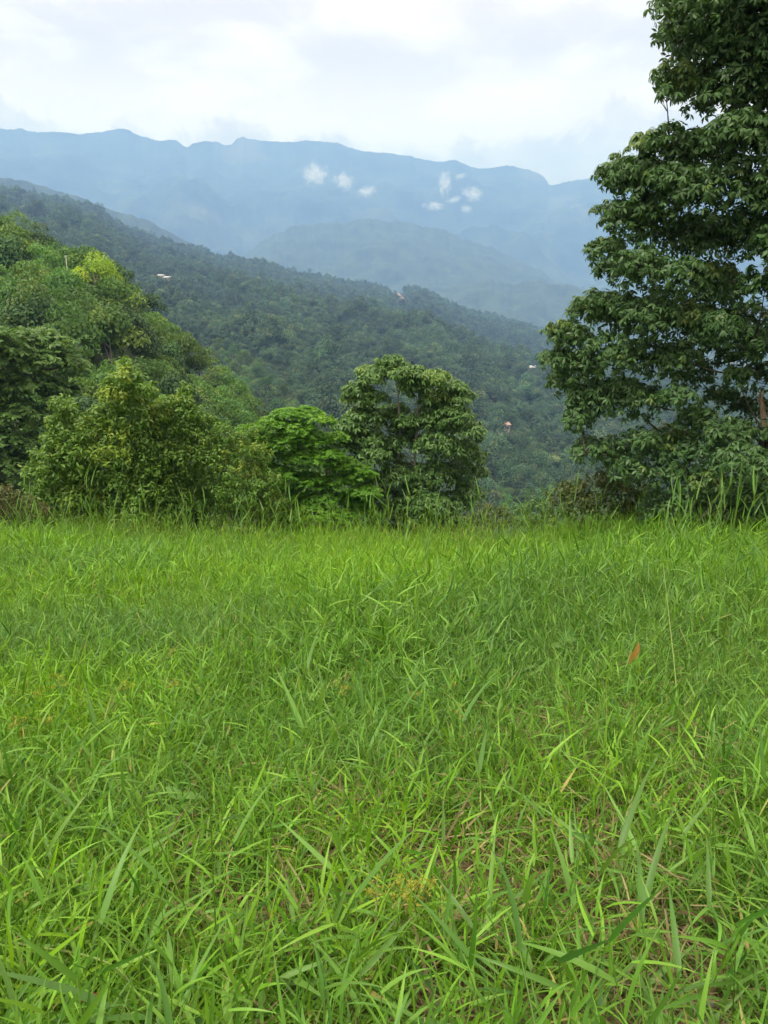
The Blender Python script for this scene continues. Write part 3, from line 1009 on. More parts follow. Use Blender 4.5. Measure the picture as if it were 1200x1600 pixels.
# --- bright fine-leaved tree beside it
M['leaf_bright'] = leaf_mat('leaf_bright', (0.062, 0.175, 0.014), (0.135, 0.31, 0.028), (0.19, 0.35, 0.04), 0.36, 0.5, 0.25)
BR = [(392, 672, 20), (400, 700, 22), (412, 735, 26), (418, 770, 28), (424, 805, 28), (570, 770, 26), (565, 800, 28), (575, 830, 26), (450, 650, 26), (478, 648, 26), (425, 662, 24), (505, 656, 18), (465, 672, 30), (410, 684, 20), (440, 690, 30), (485, 688, 34), (525, 685, 20), (430, 714, 30), (475, 716, 30), (512, 712, 26), (535, 726, 26), (560, 738, 24), (574, 742, 14), (440, 745, 32), (487, 753, 32), (530, 756, 30), (460, 778, 34), (504, 782, 34), (548, 780, 28), (480, 807, 34), (525, 807, 28), (446, 806, 28), (402, 705, 14), (455, 838, 30), (500, 838, 30), (545, 832, 28)]
base = ground_at(485, 22.5)
root = thing('broadleaf_tree', 'bright green fine-leaved tree in level tiers touching the slim-stemmed tree', 'tree')
stems = [stem(base + [dx, 0, -0.4], at(tx, ty, 22.5), 0.08, 0.02, 40 + i, 10, 0.08) for i, (dx, tx, ty) in enumerate([(0, 470, 665), (0.3, 510, 680), (-0.3, 440, 690)])]
pf = puffs_from(BR, 22.5, 1.2, 7, 0.4, 0.2)
grow(root, pf, stems, 'flat', M['leaf_bright'], M['bark_dark'], 0.095, 58, 0.10, 300, 3, 0.5, 1.4, 0.02)

# --- bush with pointed tops
M['leaf_bush'] = leaf_mat('leaf_bush', (0.058, 0.135, 0.018), (0.130, 0.245, 0.036), (0.24, 0.33, 0.04), 0.32, 0.46, 0.28)
BU = [(194, 567, 8), (191, 590, 12), (289, 606, 8), (288, 628, 12), (92, 628, 8), (196, 580, 11), (186, 602, 20), (214, 599, 18), (178, 626, 24), (208, 626, 26), (232, 612, 14), (289, 617, 12), (285, 640, 18), (304, 651, 17), (262, 643, 22), (240, 652, 26), (202, 659, 28), (165, 651, 22), (90, 640, 13), (109, 648, 13), (94, 664, 17), (150, 672, 24), (124, 687, 25), (90, 691, 22), (187, 686, 28), (225, 690, 30), (262, 680, 28), (300, 673, 26), (326, 662, 16), (322, 694, 24),
      (64, 717, 19), (94, 720, 27), (127, 723, 30), (169, 722, 32), (210, 726, 34), (251, 720, 32), (292, 716, 32), (326, 724, 28), (56, 750, 22), (94, 753, 30), (139, 757, 32), (187, 757, 34), (232, 757, 34), (277, 753, 32), (316, 752, 28), (75, 783, 28), (124, 783, 32), (176, 787, 34), (225, 787, 34), (270, 787, 32), (308, 784, 28), (110, 812, 28), (160, 815, 30), (210, 815, 30), (260, 815, 30), (300, 812, 26), (90, 840, 26), (140, 842, 28), (190, 842, 28), (240, 842, 28), (290, 840, 28), (60, 820, 22)]
base = ground_at(205, 21.5)
root = thing('leafy_bush', 'tall yellow green bush with two pointed leafy tops in front of the wooded spur', 'bush')
stems = [stem(base + [dx, 0, -0.4], at(tx, ty, 21.5), 0.05, 0.012, 60 + i, 10, 0.06) for i, (dx, tx, ty) in enumerate([(0, 195, 580), (0.4, 285, 620), (-0.5, 95, 645), (0.2, 232, 640), (-0.2, 150, 670)])]
pf = puffs_from(BU, 21.5, 1.3, 8, 0.3, 0.2)
grow(root, pf, stems, 'droop', M['leaf_bush'], M['bark'], 0.145, 27, 0.16, 300, 4, 0.9, 0.7, 0.012)

# --- loose pale bush between them
M['leaf_loose'] = leaf_mat('leaf_loose', (0.062, 0.145, 0.020), (0.13, 0.24, 0.038), (0.21, 0.29, 0.05), 0.3, 0.5, 0.25)
LB = [(362, 690, 18), (388, 680, 14), (345, 672, 14), (375, 707, 24), (405, 717, 20), (350, 715, 20), (360, 738, 26), (395, 746, 28), (420, 755, 20), (345, 765, 22), (370, 772, 28), (405, 777, 28), (430, 785, 18), (358, 797, 26), (395, 800, 26), (425, 808, 20), (345, 832, 26), (385, 832, 28), (425, 835, 26)]
base = ground_at(385, 20.8)
root = thing('leafy_bush', 'loose pale olive bush with bare twigs between the pointed bush and bright tree', 'bush')
stems = [stem(base + [dx, 0, -0.4], at(tx, ty, 20.8), 0.035, 0.01, 70 + i, 8, 0.08) for i, (dx, tx, ty) in enumerate([(0, 365, 690), (0.2, 400, 715), (-0.2, 350, 700)])]
pf = puffs_from(LB, 20.8, 0.8, 9, 0.3, 0.2)
grow(root, pf, stems, 'droop', M['leaf_loose'], M['bark_pale'], 0.115, 24, 0.25, 220, 5, 0.9, 0.6, 0.012)

# --- rounded tree at the picture's edge, farther back
M['leaf_round'] = leaf_mat('leaf_round', (0.046, 0.112, 0.024), (0.105, 0.205, 0.045), (0.15, 0.22, 0.04), 0.28, 0.5, 0.25)
RT = [(15, 530, 30), (60, 528, 26), (95, 540, 22), (-20, 545, 40), (25, 560, 36), (75, 565, 32), (112, 572, 22), (0, 600, 40), (48, 605, 36), (92, 610, 26), (118, 605, 12), (-30, 620, 45), (20, 645, 38), (65, 650, 30), (100, 645, 20), (0, 690, 38), (45, 695, 30), (80, 690, 20), (15, 730, 34), (55, 735, 26), (-30, 700, 45), (0, 770, 34), (45, 772, 26), (-30, 770, 40), (20, 805, 34), (-60, 580, 45), (-70, 660, 50), (-60, 740, 50)]
base = ground_at(10, 44)
root = thing('broadleaf_tree', 'broad rounded green tree at the foot of the wooded spur behind the pointed bush', 'tree')
base[2] = at(10, 860, 44)[2]
stems = [stem(base, at(10, 560, 44), 0.25, 0.06, 80, 12, 0.06)]
pf = puffs_from(RT, 44, 3.0, 10, 0.4, 0.5)
grow(root, pf, stems, 'flat', M['leaf_round'], M['bark'], 0.27, 6.5, 0.12, 250, 6, 0.55, 1.2, 0.06)

# --- low bushes along the edge of the grass
def bush(label, pts, D, depth, mat, kind, leaf, dens, seed, young=0.1, bark='bark', front=120, r=0.014):
    px = np.mean([p[0] for p in pts])
    b = ground_at(px, D)
    b[2] = min(b[2], at(px, 860, D)[2])
    ro = thing('low_bush', label, 'bush')
    top = min(pts, key=lambda p: p[1])
    st = [stem(b + [dx, 0, -0.2], at(top[0] + dx * 40, top[1] + 12, D), 0.03, 0.01, seed + i, 8, 0.1) for i, dx in enumerate((-0.25, 0, 0.25))]
    grow(ro, puffs_from(pts, D, depth, seed, 0.3, 0.15), st, kind, mat, M[bark], leaf, dens, young, front, seed, 0.8, 0.7, r)


M['leaf_dry'] = leaf_mat('leaf_dry', (0.05, 0.075, 0.022), (0.11, 0.135, 0.045), (0.15, 0.12, 0.06), 0.25, 0.6, 0.2)
M['leaf_dull'] = leaf_mat('leaf_dull', (0.055, 0.085, 0.022), (0.10, 0.135, 0.035), (0.20, 0.19, 0.05), 0.25, 0.5, 0.3)
bush('low brownish half-dry bush under the rounded tree at the grass edge', [(8, 782, 22), (38, 788, 20), (60, 800, 16), (-20, 785, 25), (15, 808, 22), (45, 812, 18)], 19.5, 0.6, M['leaf_dry'], 'droop', 0.10, 26, 12, 0.3)
bush('small dull olive bush at the foot of the slim-stemmed tree', [(752, 800, 18), (778, 803, 18), (738, 815, 16), (765, 822, 20), (800, 815, 16)], 21, 0.5, M['leaf_dull'], 'droop', 0.10, 26, 13, 0.1)
bush('low dark bush in the gap between slim-stemmed tree and towering tree', [(815, 800, 16), (838, 793, 18), (860, 797, 16), (825, 818, 20), (855, 818, 20), (880, 812, 18)], 19, 0.5, M['leaf_mid'], 'droop', 0.11, 24, 14, 0.1)
bush('dark olive bush spreading under the left skirts of the towering tree', [(870, 782, 20), (898, 768, 24), (930, 758, 26), (960, 762, 24), (990, 772, 26), (905, 795, 24), (940, 790, 28), (980, 800, 26), (1015, 785, 26)], 16.6, 0.7, M['leaf_dull'], 'droop', 0.12, 24, 15, 0.08, front=200)
bush('shaded bush against the trunk of the towering tree above tall grass', [(1040, 785, 28), (1075, 790, 28), (1110, 785, 30), (1150, 790, 30), (1190, 780, 32), (1225, 780, 34), (1200, 735, 34), (1235, 740, 36), (1020, 800, 26), (1060, 812, 28), (1110, 812, 30), (1160, 815, 30), (1205, 815, 32)], 14.6, 0.6, M['leaf_big'], 'droop', 0.12, 26, 16, 0.05)

# --- dead boughs lying under the big tree
for i, (a, b, c_, lab) in enumerate([
        ((965, 812), (1060, 800), (1200, 748), 'long pale dead bough slanting up under the towering tree'),
        ((1000, 790), (1090, 790), (1215, 772), 'pale dead bough lying almost level above the tall grass'),
        ((1085, 740), (1130, 760), (1205, 745), 'thin forked dead twig hanging beneath the towering tree'),
        ((1075, 808), (1120, 770), (1165, 715), 'steep thin dead bough propped among the grass tips')]):
    D = 14.2 - 0.1 * i
    A, B, C_ = at(*a, D), at(*b, D - 0.2), at(*c_, D + 0.2)
    if i in (0, 1, 3):
        A[2] = float(zg(A[0], A[1])) + 0.05
    o = thing('dead_bough', lab, 'branch')
    pts = bez(A, B, C_, 11)
    r_ = np.random.default_rng(400 + i)
    pts[1:-1] += r_.normal(0, 0.025, (9, 3))
    V, F = tube(pts, np.linspace(0.022, 0.008, 11), 6)
    link('stem', mk_mesh('stem', V, F, None, [M['bark_pale']]), o)
    for k in range(5):
        p0 = pts[r_.integers(3, 10)]
        d = norm(pts[-1] - pts[0]) * 0.5 + r_.normal(size=3) * 0.5
        p1 = p0 + norm(d) * r_.uniform(0.25, 0.6)
        V, F = tube(bez(p0, (p0 + p1) / 2 + r_.normal(0, 0.04, 3), p1, 5), np.linspace(0.009, 0.003, 5), 5)
        link('twig', mk_mesh('twig', V, F, None, [M['bark_pale']]), o)

# ------------------------------------------------------------------ grass
M['grass'] = leaf_mat('grass_leaf', (0.030, 0.105, 0.008), (0.165, 0.335, 0.026), (0.32, 0.28, 0.09), 0.32, 0.42, 0.26, 0.3, True, 1.7)
M['grass_fine'] = leaf_mat('grass_fine', (0.038, 0.115, 0.008), (0.180, 0.340, 0.030), (0.36, 0.31, 0.11), 0.30, 0.45, 0.3, 0.3, True, 1.6)
M['grass_dead'] = leaf_mat('grass_dead', (0.085, 0.068, 0.03), (0.27, 0.24, 0.12), (0.12, 0.08, 0.04), 0.2, 0.7, 0.2, 0.3)
M['sedge'] = leaf_mat('sedge_head', (0.20, 0.24, 0.03), (0.36, 0.38, 0.06), (0.40, 0.34, 0.06), 0.3, 0.6, 0.2)
M['weed'] = leaf_mat('weed_leaf', (0.06, 0.15, 0.02), (0.12, 0.25, 0.035), (0.2, 0.3, 0.05), 0.3, 0.4, 0.4, 0.3)


def culms(seed, n, h, leafL, leafW, nl, rad, lean):
    r = np.random.default_rng(seed)
    mb = MB()
    for i in range(n):
        a = r.random() * 6.28
        base = np.array([math.cos(a), math.sin(a), 0]) * rad * r.random() ** 0.5 + [0, 0, -0.03]
        b = a + r.normal(0, 0.9)
        ln = r.uniform(0.2, 1) * lean
        H = h * r.uniform(0.6, 1.15)
        tip = base + np.array([math.cos(b) * ln, math.sin(b) * ln, 1.0]) * H
        mid = base + np.array([math.cos(b) * ln * 0.2, math.sin(b) * ln * 0.2, 0.55]) * H
        pts = bez(base, mid, tip, 6)
        tone = r.uniform(0.2, 0.9)
        mb.add(*tube(pts, np.linspace(0.0026, 0.0012, 6), 4), (min(1, tone + 0.1), 0.12, 0))
        k = r.integers(nl - 1, nl + 2)
        ts = np.linspace(0.18, 1.0, k)
        P = np.stack([np.interp(ts, np.linspace(0, 1, 6), pts[:, q]) for q in range(3)], -1)
        az = b + np.where(np.arange(k) % 2 == 0, 1.3, -1.3) + r.normal(0, 0.5, k)
        el = np.radians(np.clip(np.interp(ts, [0, 1], [12, 56]) + r.normal(0, 16, k), -5, 85))
        D = np.stack([np.cos(az) * np.cos(el), np.sin(az) * np.cos(el), np.sin(el)], -1)
        N = norm(np.array([0, 0, 1.0]) - D * D[:, 2:3] + r.normal(0, 0.25, (k, 3)))
        L = leafL * r.uniform(0.65, 1.25, k) * np.interp(ts, [0, 0.5, 1], [0.75, 1.1, 0.9])
        W = leafW * r.uniform(0.75, 1.2, k)
        V, F, tv = blades(P, D, N, L, W, r.uniform(0.05, 0.5, k), 6, 0.22)
        tn = np.clip(tone + r.normal(0, 0.16, k), 0, 1)
        dry = np.where(r.random(k) < 0.06, r.uniform(0.3, 1, k), 0.0)
        T = np.repeat(np.stack([tn, dry, tn], -1), 18, 0)
        mb.add(V, F, T)
    return mb


def tuft(seed, n, h, w_, rad, spread, rows=5, fold=0.2, dry=0.05):
    r = np.random.default_rng(seed)
    a = r.random(n) * 6.28
    P = np.stack([np.cos(a), np.sin(a), np.zeros(n)], -1) * (rad * r.random(n) ** 0.6)[:, None] + [0, 0, -0.02]
    b = a + r.normal(0, 0.8, n)
    el = np.radians(np.clip(90 - np.abs(r.normal(0, spread, n)), 12, 90))
    D = np.stack([np.cos(b) * np.cos(el), np.sin(b) * np.cos(el), np.sin(el)], -1)
    N = norm(np.stack([-np.cos(b), -np.sin(b), np.full(n, 0.6)], -1) + r.normal(0, 0.4, (n, 3)))
    L = h * r.uniform(0.5, 1.2, n)
    V, F, tv = blades(P, D, N, L, w_ * r.uniform(0.7, 1.25, n), r.uniform(0.05, 0.55, n), rows, fold, down=(0, 0, -1))
    tn = np.clip(r.normal(0.5, 0.25, n), 0, 1)
    dr = np.where(r.random(n) < dry, r.uniform(0.4, 1, n), 0)
    mb = MB()
    mb.add(V, F, np.repeat(np.stack([tn, dr, tn], -1), rows * (3 if fold else 2), 0))
    return mb


def thatch(seed, n):
    r = np.random.default_rng(seed)
    a = r.random(n) * 6.28
    P = np.stack([r.normal(0, 0.09, n), r.normal(0, 0.09, n), r.uniform(0.005, 0.09, n)], -1)
    el = np.radians(r.normal(4, 16, n))
    D = np.stack([np.cos(a) * np.cos(el), np.sin(a) * np.cos(el), np.sin(el)], -1)
    N = norm(np.array([0, 0, 1.0]) + r.normal(0, 0.5, (n, 3)))
    V, F, tv = blades(P, D, N, r.uniform(0.06, 0.22, n), r.uniform(0.003, 0.010, n), r.uniform(-0.2, 0.5, n), 4, 0)
    mb = MB()
    mb.add(V, F, np.repeat(np.stack([r.random(n), (r.random(n) < 0.25) * r.random(n), r.random(n)], -1), 8, 0))
    return mb


def meadow_points(n, dens_fn, seed):
    r = np.random.default_rng(seed)
    y = -1.0 + 23.0 * r.random(n * 3)
    half = 3.0 + 0.62 * np.maximum(y, 0)
    hmax = 3.0 + 0.62 * 20
    x = r.uniform(-hmax, hmax, n * 3)
    keep = (np.abs(x) < half) & (x * x + y * y > 0.55 ** 2)
    x, y = x[keep], y[keep]
    edge = 20.6 + 0.8 * fbm(x * 0.4, x * 0 + 2, 7, 3)
    keep = (y < edge) & (r.random(len(x)) < dens_fn(x, y))
    x, y = x[keep], y[keep]
    return np.stack([x, y, zg(x, y)], -1)


def bare(x, y):
    """how worn the sward is"""
    b = smooth(0.10, 0.42, fbm(x * 0.75, y * 0.75, 17, 3)) * 0.55
    for cx, cy, rr, k in ((0.30, 2.45, 0.50, 1.0), (0.85, 1.75, 0.36, 0.95), (-0.45, 2.15, 0.28, 0.85), (0.12, 1.75, 0.26, 0.85), (0.95, 2.6, 0.3, 0.8), (1.3, 3.4, 0.3, 0.7)):
        b = np.maximum(b, k * np.exp(-((x - cx) ** 2 + (y - cy) ** 2) / rr ** 2))
    return b


def do_scatter(name, P, variants, smin, smax, tilt, seed, hvar=0.25, hfun=None, **props):
    r = np.random.default_rng(seed)
    n = len(P)
    turn = np.stack([r.normal(0, tilt, n), r.normal(0, tilt, n), r.random(n) * 6.28], -1)
    s = r.uniform(smin, smax, n)
    if hfun is not None:
        s = s * hfun(P[:, 0], P[:, 1])
    size = np.stack([s, s, s * r.uniform(1 - hvar, 1 + hvar, n)], -1)
    patch = np.clip(0.5 + 0.8 * fbm(P[:, 0] * 0.5, P[:, 1] * 0.5, 23, 3) + 0.036 * (P[:, 1] - 7.5) + r.normal(0, 0.12, n), 0, 1)
    return scatter(name, P, turn, size, r.integers(0, len(variants), n), variants, patch, **props)


height = lambda x, y: 0.82 + 0.5 * smooth(-0.3, 0.5, fbm(x * 0.45, y * 0.45, 29, 3)) + 0.12 * smooth(3, 9, y)
V1 = [culms(500 + i, 4, 0.32, 0.165, 0.0115, 5, 0.08, 0.95).mesh('grass_culms', [M['grass']]) for i in range(9)]
V2 = [tuft(520 + i, 44, 0.25, 0.0048, 0.07, 36).mesh('grass_tuft', [M['grass_fine']]) for i in range(5)]
V3 = [tuft(540 + i, 16, 0.55, 0.0105, 0.06, 26, 7).mesh('grass_clump', [M['grass']]) for i in range(4)]
V4 = [thatch(560 + i, 26).mesh('grass_thatch', [M['grass_dead']]) for i in range(4)]
P1 = meadow_points(28000, lambda x, y: (1 - 0.93 * bare(x, y)) * np.where(y < 9, 1, 0.75), 1)
do_scatter('grass', P1, V1, 0.7, 1.3, 0.34, 31, 0.25, height, kind='stuff')
P2 = meadow_points(22000, lambda x, y: (1 - 0.9 * bare(x, y)) * np.where(y < 9, 0.9, 0.8), 2)
do_scatter('fine_grass', P2, V2, 0.7, 1.3, 0.2, 32, 0.3, height, kind='stuff')
P3 = meadow_points(13000, lambda x, y: (0.5 + 0.5 * smooth(12, 15, y)) * (1 - bare(x, y)) * smooth(-0.15, 0.35, fbm(x * 0.6, y * 0.6, 37, 3)) * (0.12 + 0.88 * smooth(3, 8, y)), 3)
do_scatter('long_grass', P3, V3, 0.7, 1.2, 0.2, 33, 0.25, lambda x, y: 0.75 + 0.8 * smooth(0.0, 0.45, fbm(x * 0.7, y * 0.7, 63, 3)) * smooth(4, 12, y) + 0.45 * smooth(12, 16, y) * smooth(-0.3, 0.4, fbm(x * 1.1, y * 0.6, 65, 3)), kind='stuff')
P4 = meadow_points(12000, lambda x, y: np.where(y < 7, 1, 0.3) * (0.15 + 1.6 * bare(x, y)), 4)
do_scatter('dead_grass', P4, V4, 0.8, 1.5, 0.12, 34, 0.3, None, kind='stuff')


V6 = [culms(620 + i, 2, 0.72, 0.14, 0.006, 3, 0.04, 0.45).mesh('grass_stalks', [M['grass_fine']]) for i in range(6)]
P6 = meadow_points(8500, lambda x, y: (0.2 + 0.8 * smooth(2.5, 7, y)) * (0.4 + 0.6 * smooth(-0.2, 0.3, fbm(x * 0.8, y * 0.8, 47, 3))), 6)
do_scatter('stalk_grass', P6, V6, 0.7, 1.25, 0.18, 36, 0.2, lambda x, y: 0.9 + 0.45 * smooth(11, 16, y), kind='stuff')
V5 = [culms(580 + i, 7, 0.11, 0.065, 0.0075, 6, 0.09, 1.3).mesh('grass_creeping', [M['grass']]) for i in range(6)]
P5 = meadow_points(22000, lambda x, y: (1 - 0.85 * bare(x, y)) * (1 - smooth(4, 10, y)), 5)
do_scatter('creeping_grass', P5, V5, 0.8, 1.4, 0.2, 35, 0.3, None, kind='stuff')

# ------------------------------------------------------------------ single plants standing out of the meadow
def culm_parts(seed, H, lean, n, L, W, lo=0.15, el=(25, 65), rad=0.0032, curl=(0.05, 0.4), head=False):
    """one grass stalk: mesh data of its stem and of each of its leaves"""
    r = np.random.default_rng(seed)
    b = r.random() * 6.28
    base = np.array([0, 0, -0.04])
    tip = np.array([math.cos(b) * lean, math.sin(b) * lean, 1.0]) * H
    pts = bez(base, np.array([math.cos(b) * lean * 0.15, math.sin(b) * lean * 0.15, 0.55]) * H, tip, 8)
    mb = MB()
    mb.add(*tube(pts, np.linspace(rad, rad * 0.35, 8), 5), (0.9, 0.2, 0))
    if head:
        for k in range(5):
            d = norm(np.array([r.normal(0, 0.5), r.normal(0, 0.5), 1.0]))
            p0 = pts[-1] - np.array([0, 0, 0.03 * k])
            mb.add(*tube(bez(p0, p0 + d * 0.05, p0 + d * 0.1 + [0, 0, -0.01], 4), np.linspace(0.002, 0.0012, 4), 4), (0.6, 0.6, 0))
    out = [mb.mesh('stem', [M['grass']])]
    ts = np.linspace(lo, 0.98, n)
    for j, t_ in enumerate(ts):
        P = np.array([[np.interp(t_, np.linspace(0, 1, 8), pts[:, q]) for q in range(3)]])
        az = b + (1.35 if j % 2 else -1.35) + r.normal(0, 0.45)
        e = math.radians(np.interp(t_, [0, 1], el) + r.normal(0, 10))
        D = np.array([[math.cos(az) * math.cos(e), math.sin(az) * math.cos(e), math.sin(e)]])
        N = norm(np.array([[0, 0, 1.0]]) - D * D[:, 2:3] + r.normal(0, 0.2, (1, 3)))
        V, F, tv = blades(P, D, N, L * r.uniform(0.7, 1.2), W * r.uniform(0.8, 1.15), r.uniform(*curl), 8, 0.22)
        tn = np.clip(0.6 + r.normal(0, 0.2), 0, 1)
        T = np.stack([np.full(len(V), tn), np.full(len(V), 0.02), tv], -1)
        out.append(mk_mesh('leaf', V, F, T, [M['grass']]))
    return out


def stand(parts, name, label, cat, loc, rot, s, group=None, names=('stem', 'leaf')):
    o = thing(name, label, cat, loc, group)
    o.rotation_euler = rot
    o.scale = (s, s, s)
    for k, m_ in enumerate(parts):
        link(names[0] if k == 0 else names[1], m_, o)
    return o


def ground_hit(px, py, lift=0.0):
    """where the line of sight of a photo pixel meets the meadow (lifted)"""
    lo, hi = 0.6, 30.0
    ds = np.linspace(lo, hi, 600)
    pts = np.array([at(px, py, d) for d in ds])
    k = np.argmax(pts[:, 2] < zg(pts[:, 0], pts[:, 1]) + lift)
    return pts[k] if k else pts[-1]


rg = np.random.default_rng(900)
tall = [culm_parts(910 + i, 1.15, rg.uniform(0.1, 0.4), 6, 0.36, 0.021, 0.3, (45, 78), head=(i % 3 == 0)) for i in range(6)]
EDGE = [(0, 'the half-dry bush'), (60, 'the pointed bush'), (330, 'the loose olive bush'), (445, 'the bright tiered tree'), (570, 'the slim-stemmed tree'), (745, 'the gap beside the slim-stemmed tree'), (880, 'the skirts of the towering tree'), (1010, 'the shaded trunk bush')]
for i in range(110):
    px = 8 + 1184 * (i + rg.random()) / 110
    y = rg.uniform(13.5, 18.2)
    p = at(px, 830, y)
    what = [w_ for e_, w_ in EDGE if px >= e_][-1]
    stand(tall[rg.integers(6)], 'tall_grass', 'tall grass stalk sticking up from the meadow edge before ' + what, 'grass stalk', (p[0], p[1], float(zg(p[0], p[1]))),
          (rg.normal(0, 0.12), rg.normal(0, 0.12), rg.random() * 6.28), rg.uniform(0.8, 1.45), 'tall grass stalks before ' + what)
for i in range(26):
    px = 1010 + 200 * rg.random() ** 0.7
    y = rg.uniform(8.5, 13.5)
    p = at(px, 830, y)
    stand(tall[rg.integers(6)], 'tall_grass', 'tall grass stalk in the thick stand below the dead boughs', 'grass stalk', (p[0], p[1], float(zg(p[0], p[1]))),
          (rg.normal(0, 0.14), rg.normal(0, 0.14), rg.random() * 6.28), rg.uniform(0.8, 1.25), 'tall grass stalks below the dead boughs')
# the few that stand out singly: pixel of the foot, height
reed = [culm_parts(930 + i, 1.0, 0.08 + 0.05 * i, 6, 0.55, 0.028, 0.12, (68, 84), 0.005, (0.02, 0.15)) for i in range(3)]
for k, (px, py, s, lab) in enumerate([
        (1112, 985, 1.15, 'tallest broad-bladed reed-like grass, nearly upright, before the shaded trunk bush'),
        (1168, 1010, 0.95, 'broad-bladed reed-like grass beside the tallest one, close to the picture edge'),
        (1140, 990, 0.75, 'shorter broad-bladed grass between the two reed-like grasses'),
        (690, 870, 1.0, 'tall bright grass with wide blades standing before the slim-stemmed tree'),
        (628, 1030, 0.6, 'dense upright broad-bladed grass in the middle of the meadow')]):
    p = ground_hit(px, py)
    stand(reed[k % 3], 'reed_grass', lab, 'grass', (p[0], p[1], float(zg(p[0], p[1]))), (rg.normal(0, 0.05), rg.normal(0, 0.05), rg.random() * 6.28), s)
# broad blades close to the camera
broad = [culm_parts(950 + i, 0.34, rg.uniform(0.3, 0.9), 5, 0.23, 0.0165, 0.2, (10, 55), 0.0026, (0.05, 0.35)) for i in range(7)]
BP = [(440, 1250), (300, 1370), (250, 1290), (560, 1330), (620, 1310), (170, 1420), (520, 1420), (380, 1480), (290, 1590), (90, 1450), (40, 1560), (980, 1330), (960, 1420), (1070, 1400), (1160, 1380), (1150, 1500), (860, 1560), (790, 1530), (690, 1570), (630, 1560), (560, 1580), (450, 1580), (1090, 1590), (980, 1590), (1190, 1290),
      (60, 1330), (130, 1230), (420, 1180), (580, 1190), (760, 1240), (880, 1290), (1040, 1230), (1110, 1170), (690, 1160), (210, 1150), (330, 1090), (520, 1090), (900, 1170), (830, 1390), (730, 1480), (350, 1600), (200, 1550), (480, 1530), (1010, 1500)]
for k, (px, py) in enumerate(BP):
    p = ground_hit(px, min(py + 60, 1680), 0.06)
    where = 'close to the camera in the lowest strip' if py > 1450 else ('amid the tangled near sward' if py > 1240 else 'in the mid meadow')
    stand(broad[k % 7], 'broad_grass', 'broad-bladed grass plant with spreading leaves ' + where, 'grass', (p[0], p[1], float(zg(p[0], p[1])) + 0.01),
          (rg.normal(0, 0.25), rg.normal(0, 0.25), rg.random() * 6.28), rg.uniform(0.8, 1.25), 'broad-bladed grass plants ' + where)


def runner(label, pix, lift, r0, col=(0.95, 0.35, 0)):
    pts = []
    for (px, py), h in zip(pix, lift):
        p = ground_hit(px, py, h)
        pts.append(p)
    pts = np.array(pts)
    t = np.linspace(0, len(pts) - 1, 14)
    q = np.stack([np.interp(t, np.arange(len(pts)), pts[:, k]) for k in range(3)], -1)
    q[1:-1] = (q[:-2] + 2 * q[1:-1] + q[2:]) / 4
    o = thing('grass_stalk', label, 'grass stalk', tuple(q[0]))
    mb = MB()
    mb.add(*tube(q - q[0], np.linspace(r0, r0 * 0.6, 14), 6), col)
    link('stem', mb.mesh('stem', [M['grass_fine']]), o)
    r_ = np.random.default_rng(len(label))
    for k in (3, 7, 11):
        d = norm(q[k + 1] - q[k] + r_.normal(0, 0.02, 3) + [0, 0, 0.01])
        V, F, tv = blades((q[k] - q[0])[None], d[None], np.array([[0, -0.5, 0.8]]), 0.14, 0.009, 0.25, 6, 0.2)
        link('leaf', mk_mesh('leaf', V, F, np.tile((0.7, 0.1, 0), (len(V), 1)), [M['grass']]), o)
    return o


runner('long pale jointed runner sprawling over the sward above the dark red leaf', [(-10, 1465), (40, 1478), (130, 1490), (185, 1510), (210, 1545), (245, 1610)], [0.2, 0.22, 0.24, 0.24, 0.2, 0.12], 0.0042)
runner('thin upright pale stalk beside the orange leaf', [(1062, 1165), (1056, 1060), (1045, 960), (1036, 880)], [0.05, 0.35, 0.6, 0.78], 0.004)
runner('slanting pale stalk in the middle of the meadow', [(548, 1215), (530, 1150), (505, 1090), (480, 1050)], [0.05, 0.2, 0.33, 0.42], 0.0036)
runner('thin straight pale stalk rising amid the far sward near the pointed bush', [(325, 1035), (322, 970), (319, 900)], [0.05, 0.4, 0.75], 0.004)
runner('short slanting straw-coloured stalk on a trampled spot', [(237, 1018), (222, 975), (212, 952)], [0.1, 0.3, 0.42], 0.006, (0.9, 0.9, 0))


def single_leaf(name, label, px, py, lift, L, W, dirv, nv, mat, tone=(0.5, 0, 0), n=1):
    p = ground_hit(px, py, lift)
    o = thing(name, label, 'leaf', tuple(p))
    for k in range(n):
        d = np.array(dirv, float) + np.array([-0.25, 0, 0.05]) * k
        V, F, tv = blades(np.zeros((1, 3)) - np.array([[0.015 * k, 0, 0.02 * k]]), d[None], np.array([nv], float), L * (1 - 0.35 * k), W, 0.12, 8, 0.25, prof_leaf)
        link('blade', mk_mesh('blade', V, F, np.tile(tone, (len(V), 1)), [mat]), o)
    V, F = tube(np.array([[0, 0, 0], [0.004, 0.005, -0.5 * lift], [0.006, 0.012, -lift]]), [0.0022, 0.0022, 0.0025], 5)
    link('stalk', mk_mesh('stalk', V, F, np.tile((0.4, 0.3, 0), (len(V), 1)), [M['weed']]), o)


M['leaf_orange'] = leaf_mat('leaf_orange', (0.30, 0.165, 0.045), (0.38, 0.215, 0.06), (0.5, 0.2, 0.03), 0.4, 0.45, 0.4)
M['leaf_red'] = leaf_mat('leaf_red', (0.16, 0.025, 0.02), (0.22, 0.04, 0.03), (0.30, 0.22, 0.04), 0.25, 0.4, 0.4)
single_leaf('orange_leaf', 'upright pair of orange young leaves glowing in the green meadow', 988, 1032, 0.40, 0.125, 0.042, (0.4, 0.15, 1.0), (0.3, -1, 0.2), M['leaf_orange'], n=2)
single_leaf('red_leaf', 'dark red pointed leaf lying in the near grass under the pale runner', 103, 1562, 0.25, 0.085, 0.02, (1, 0.1, 0.12), (0, -0.6, 0.8), M['leaf_red'])


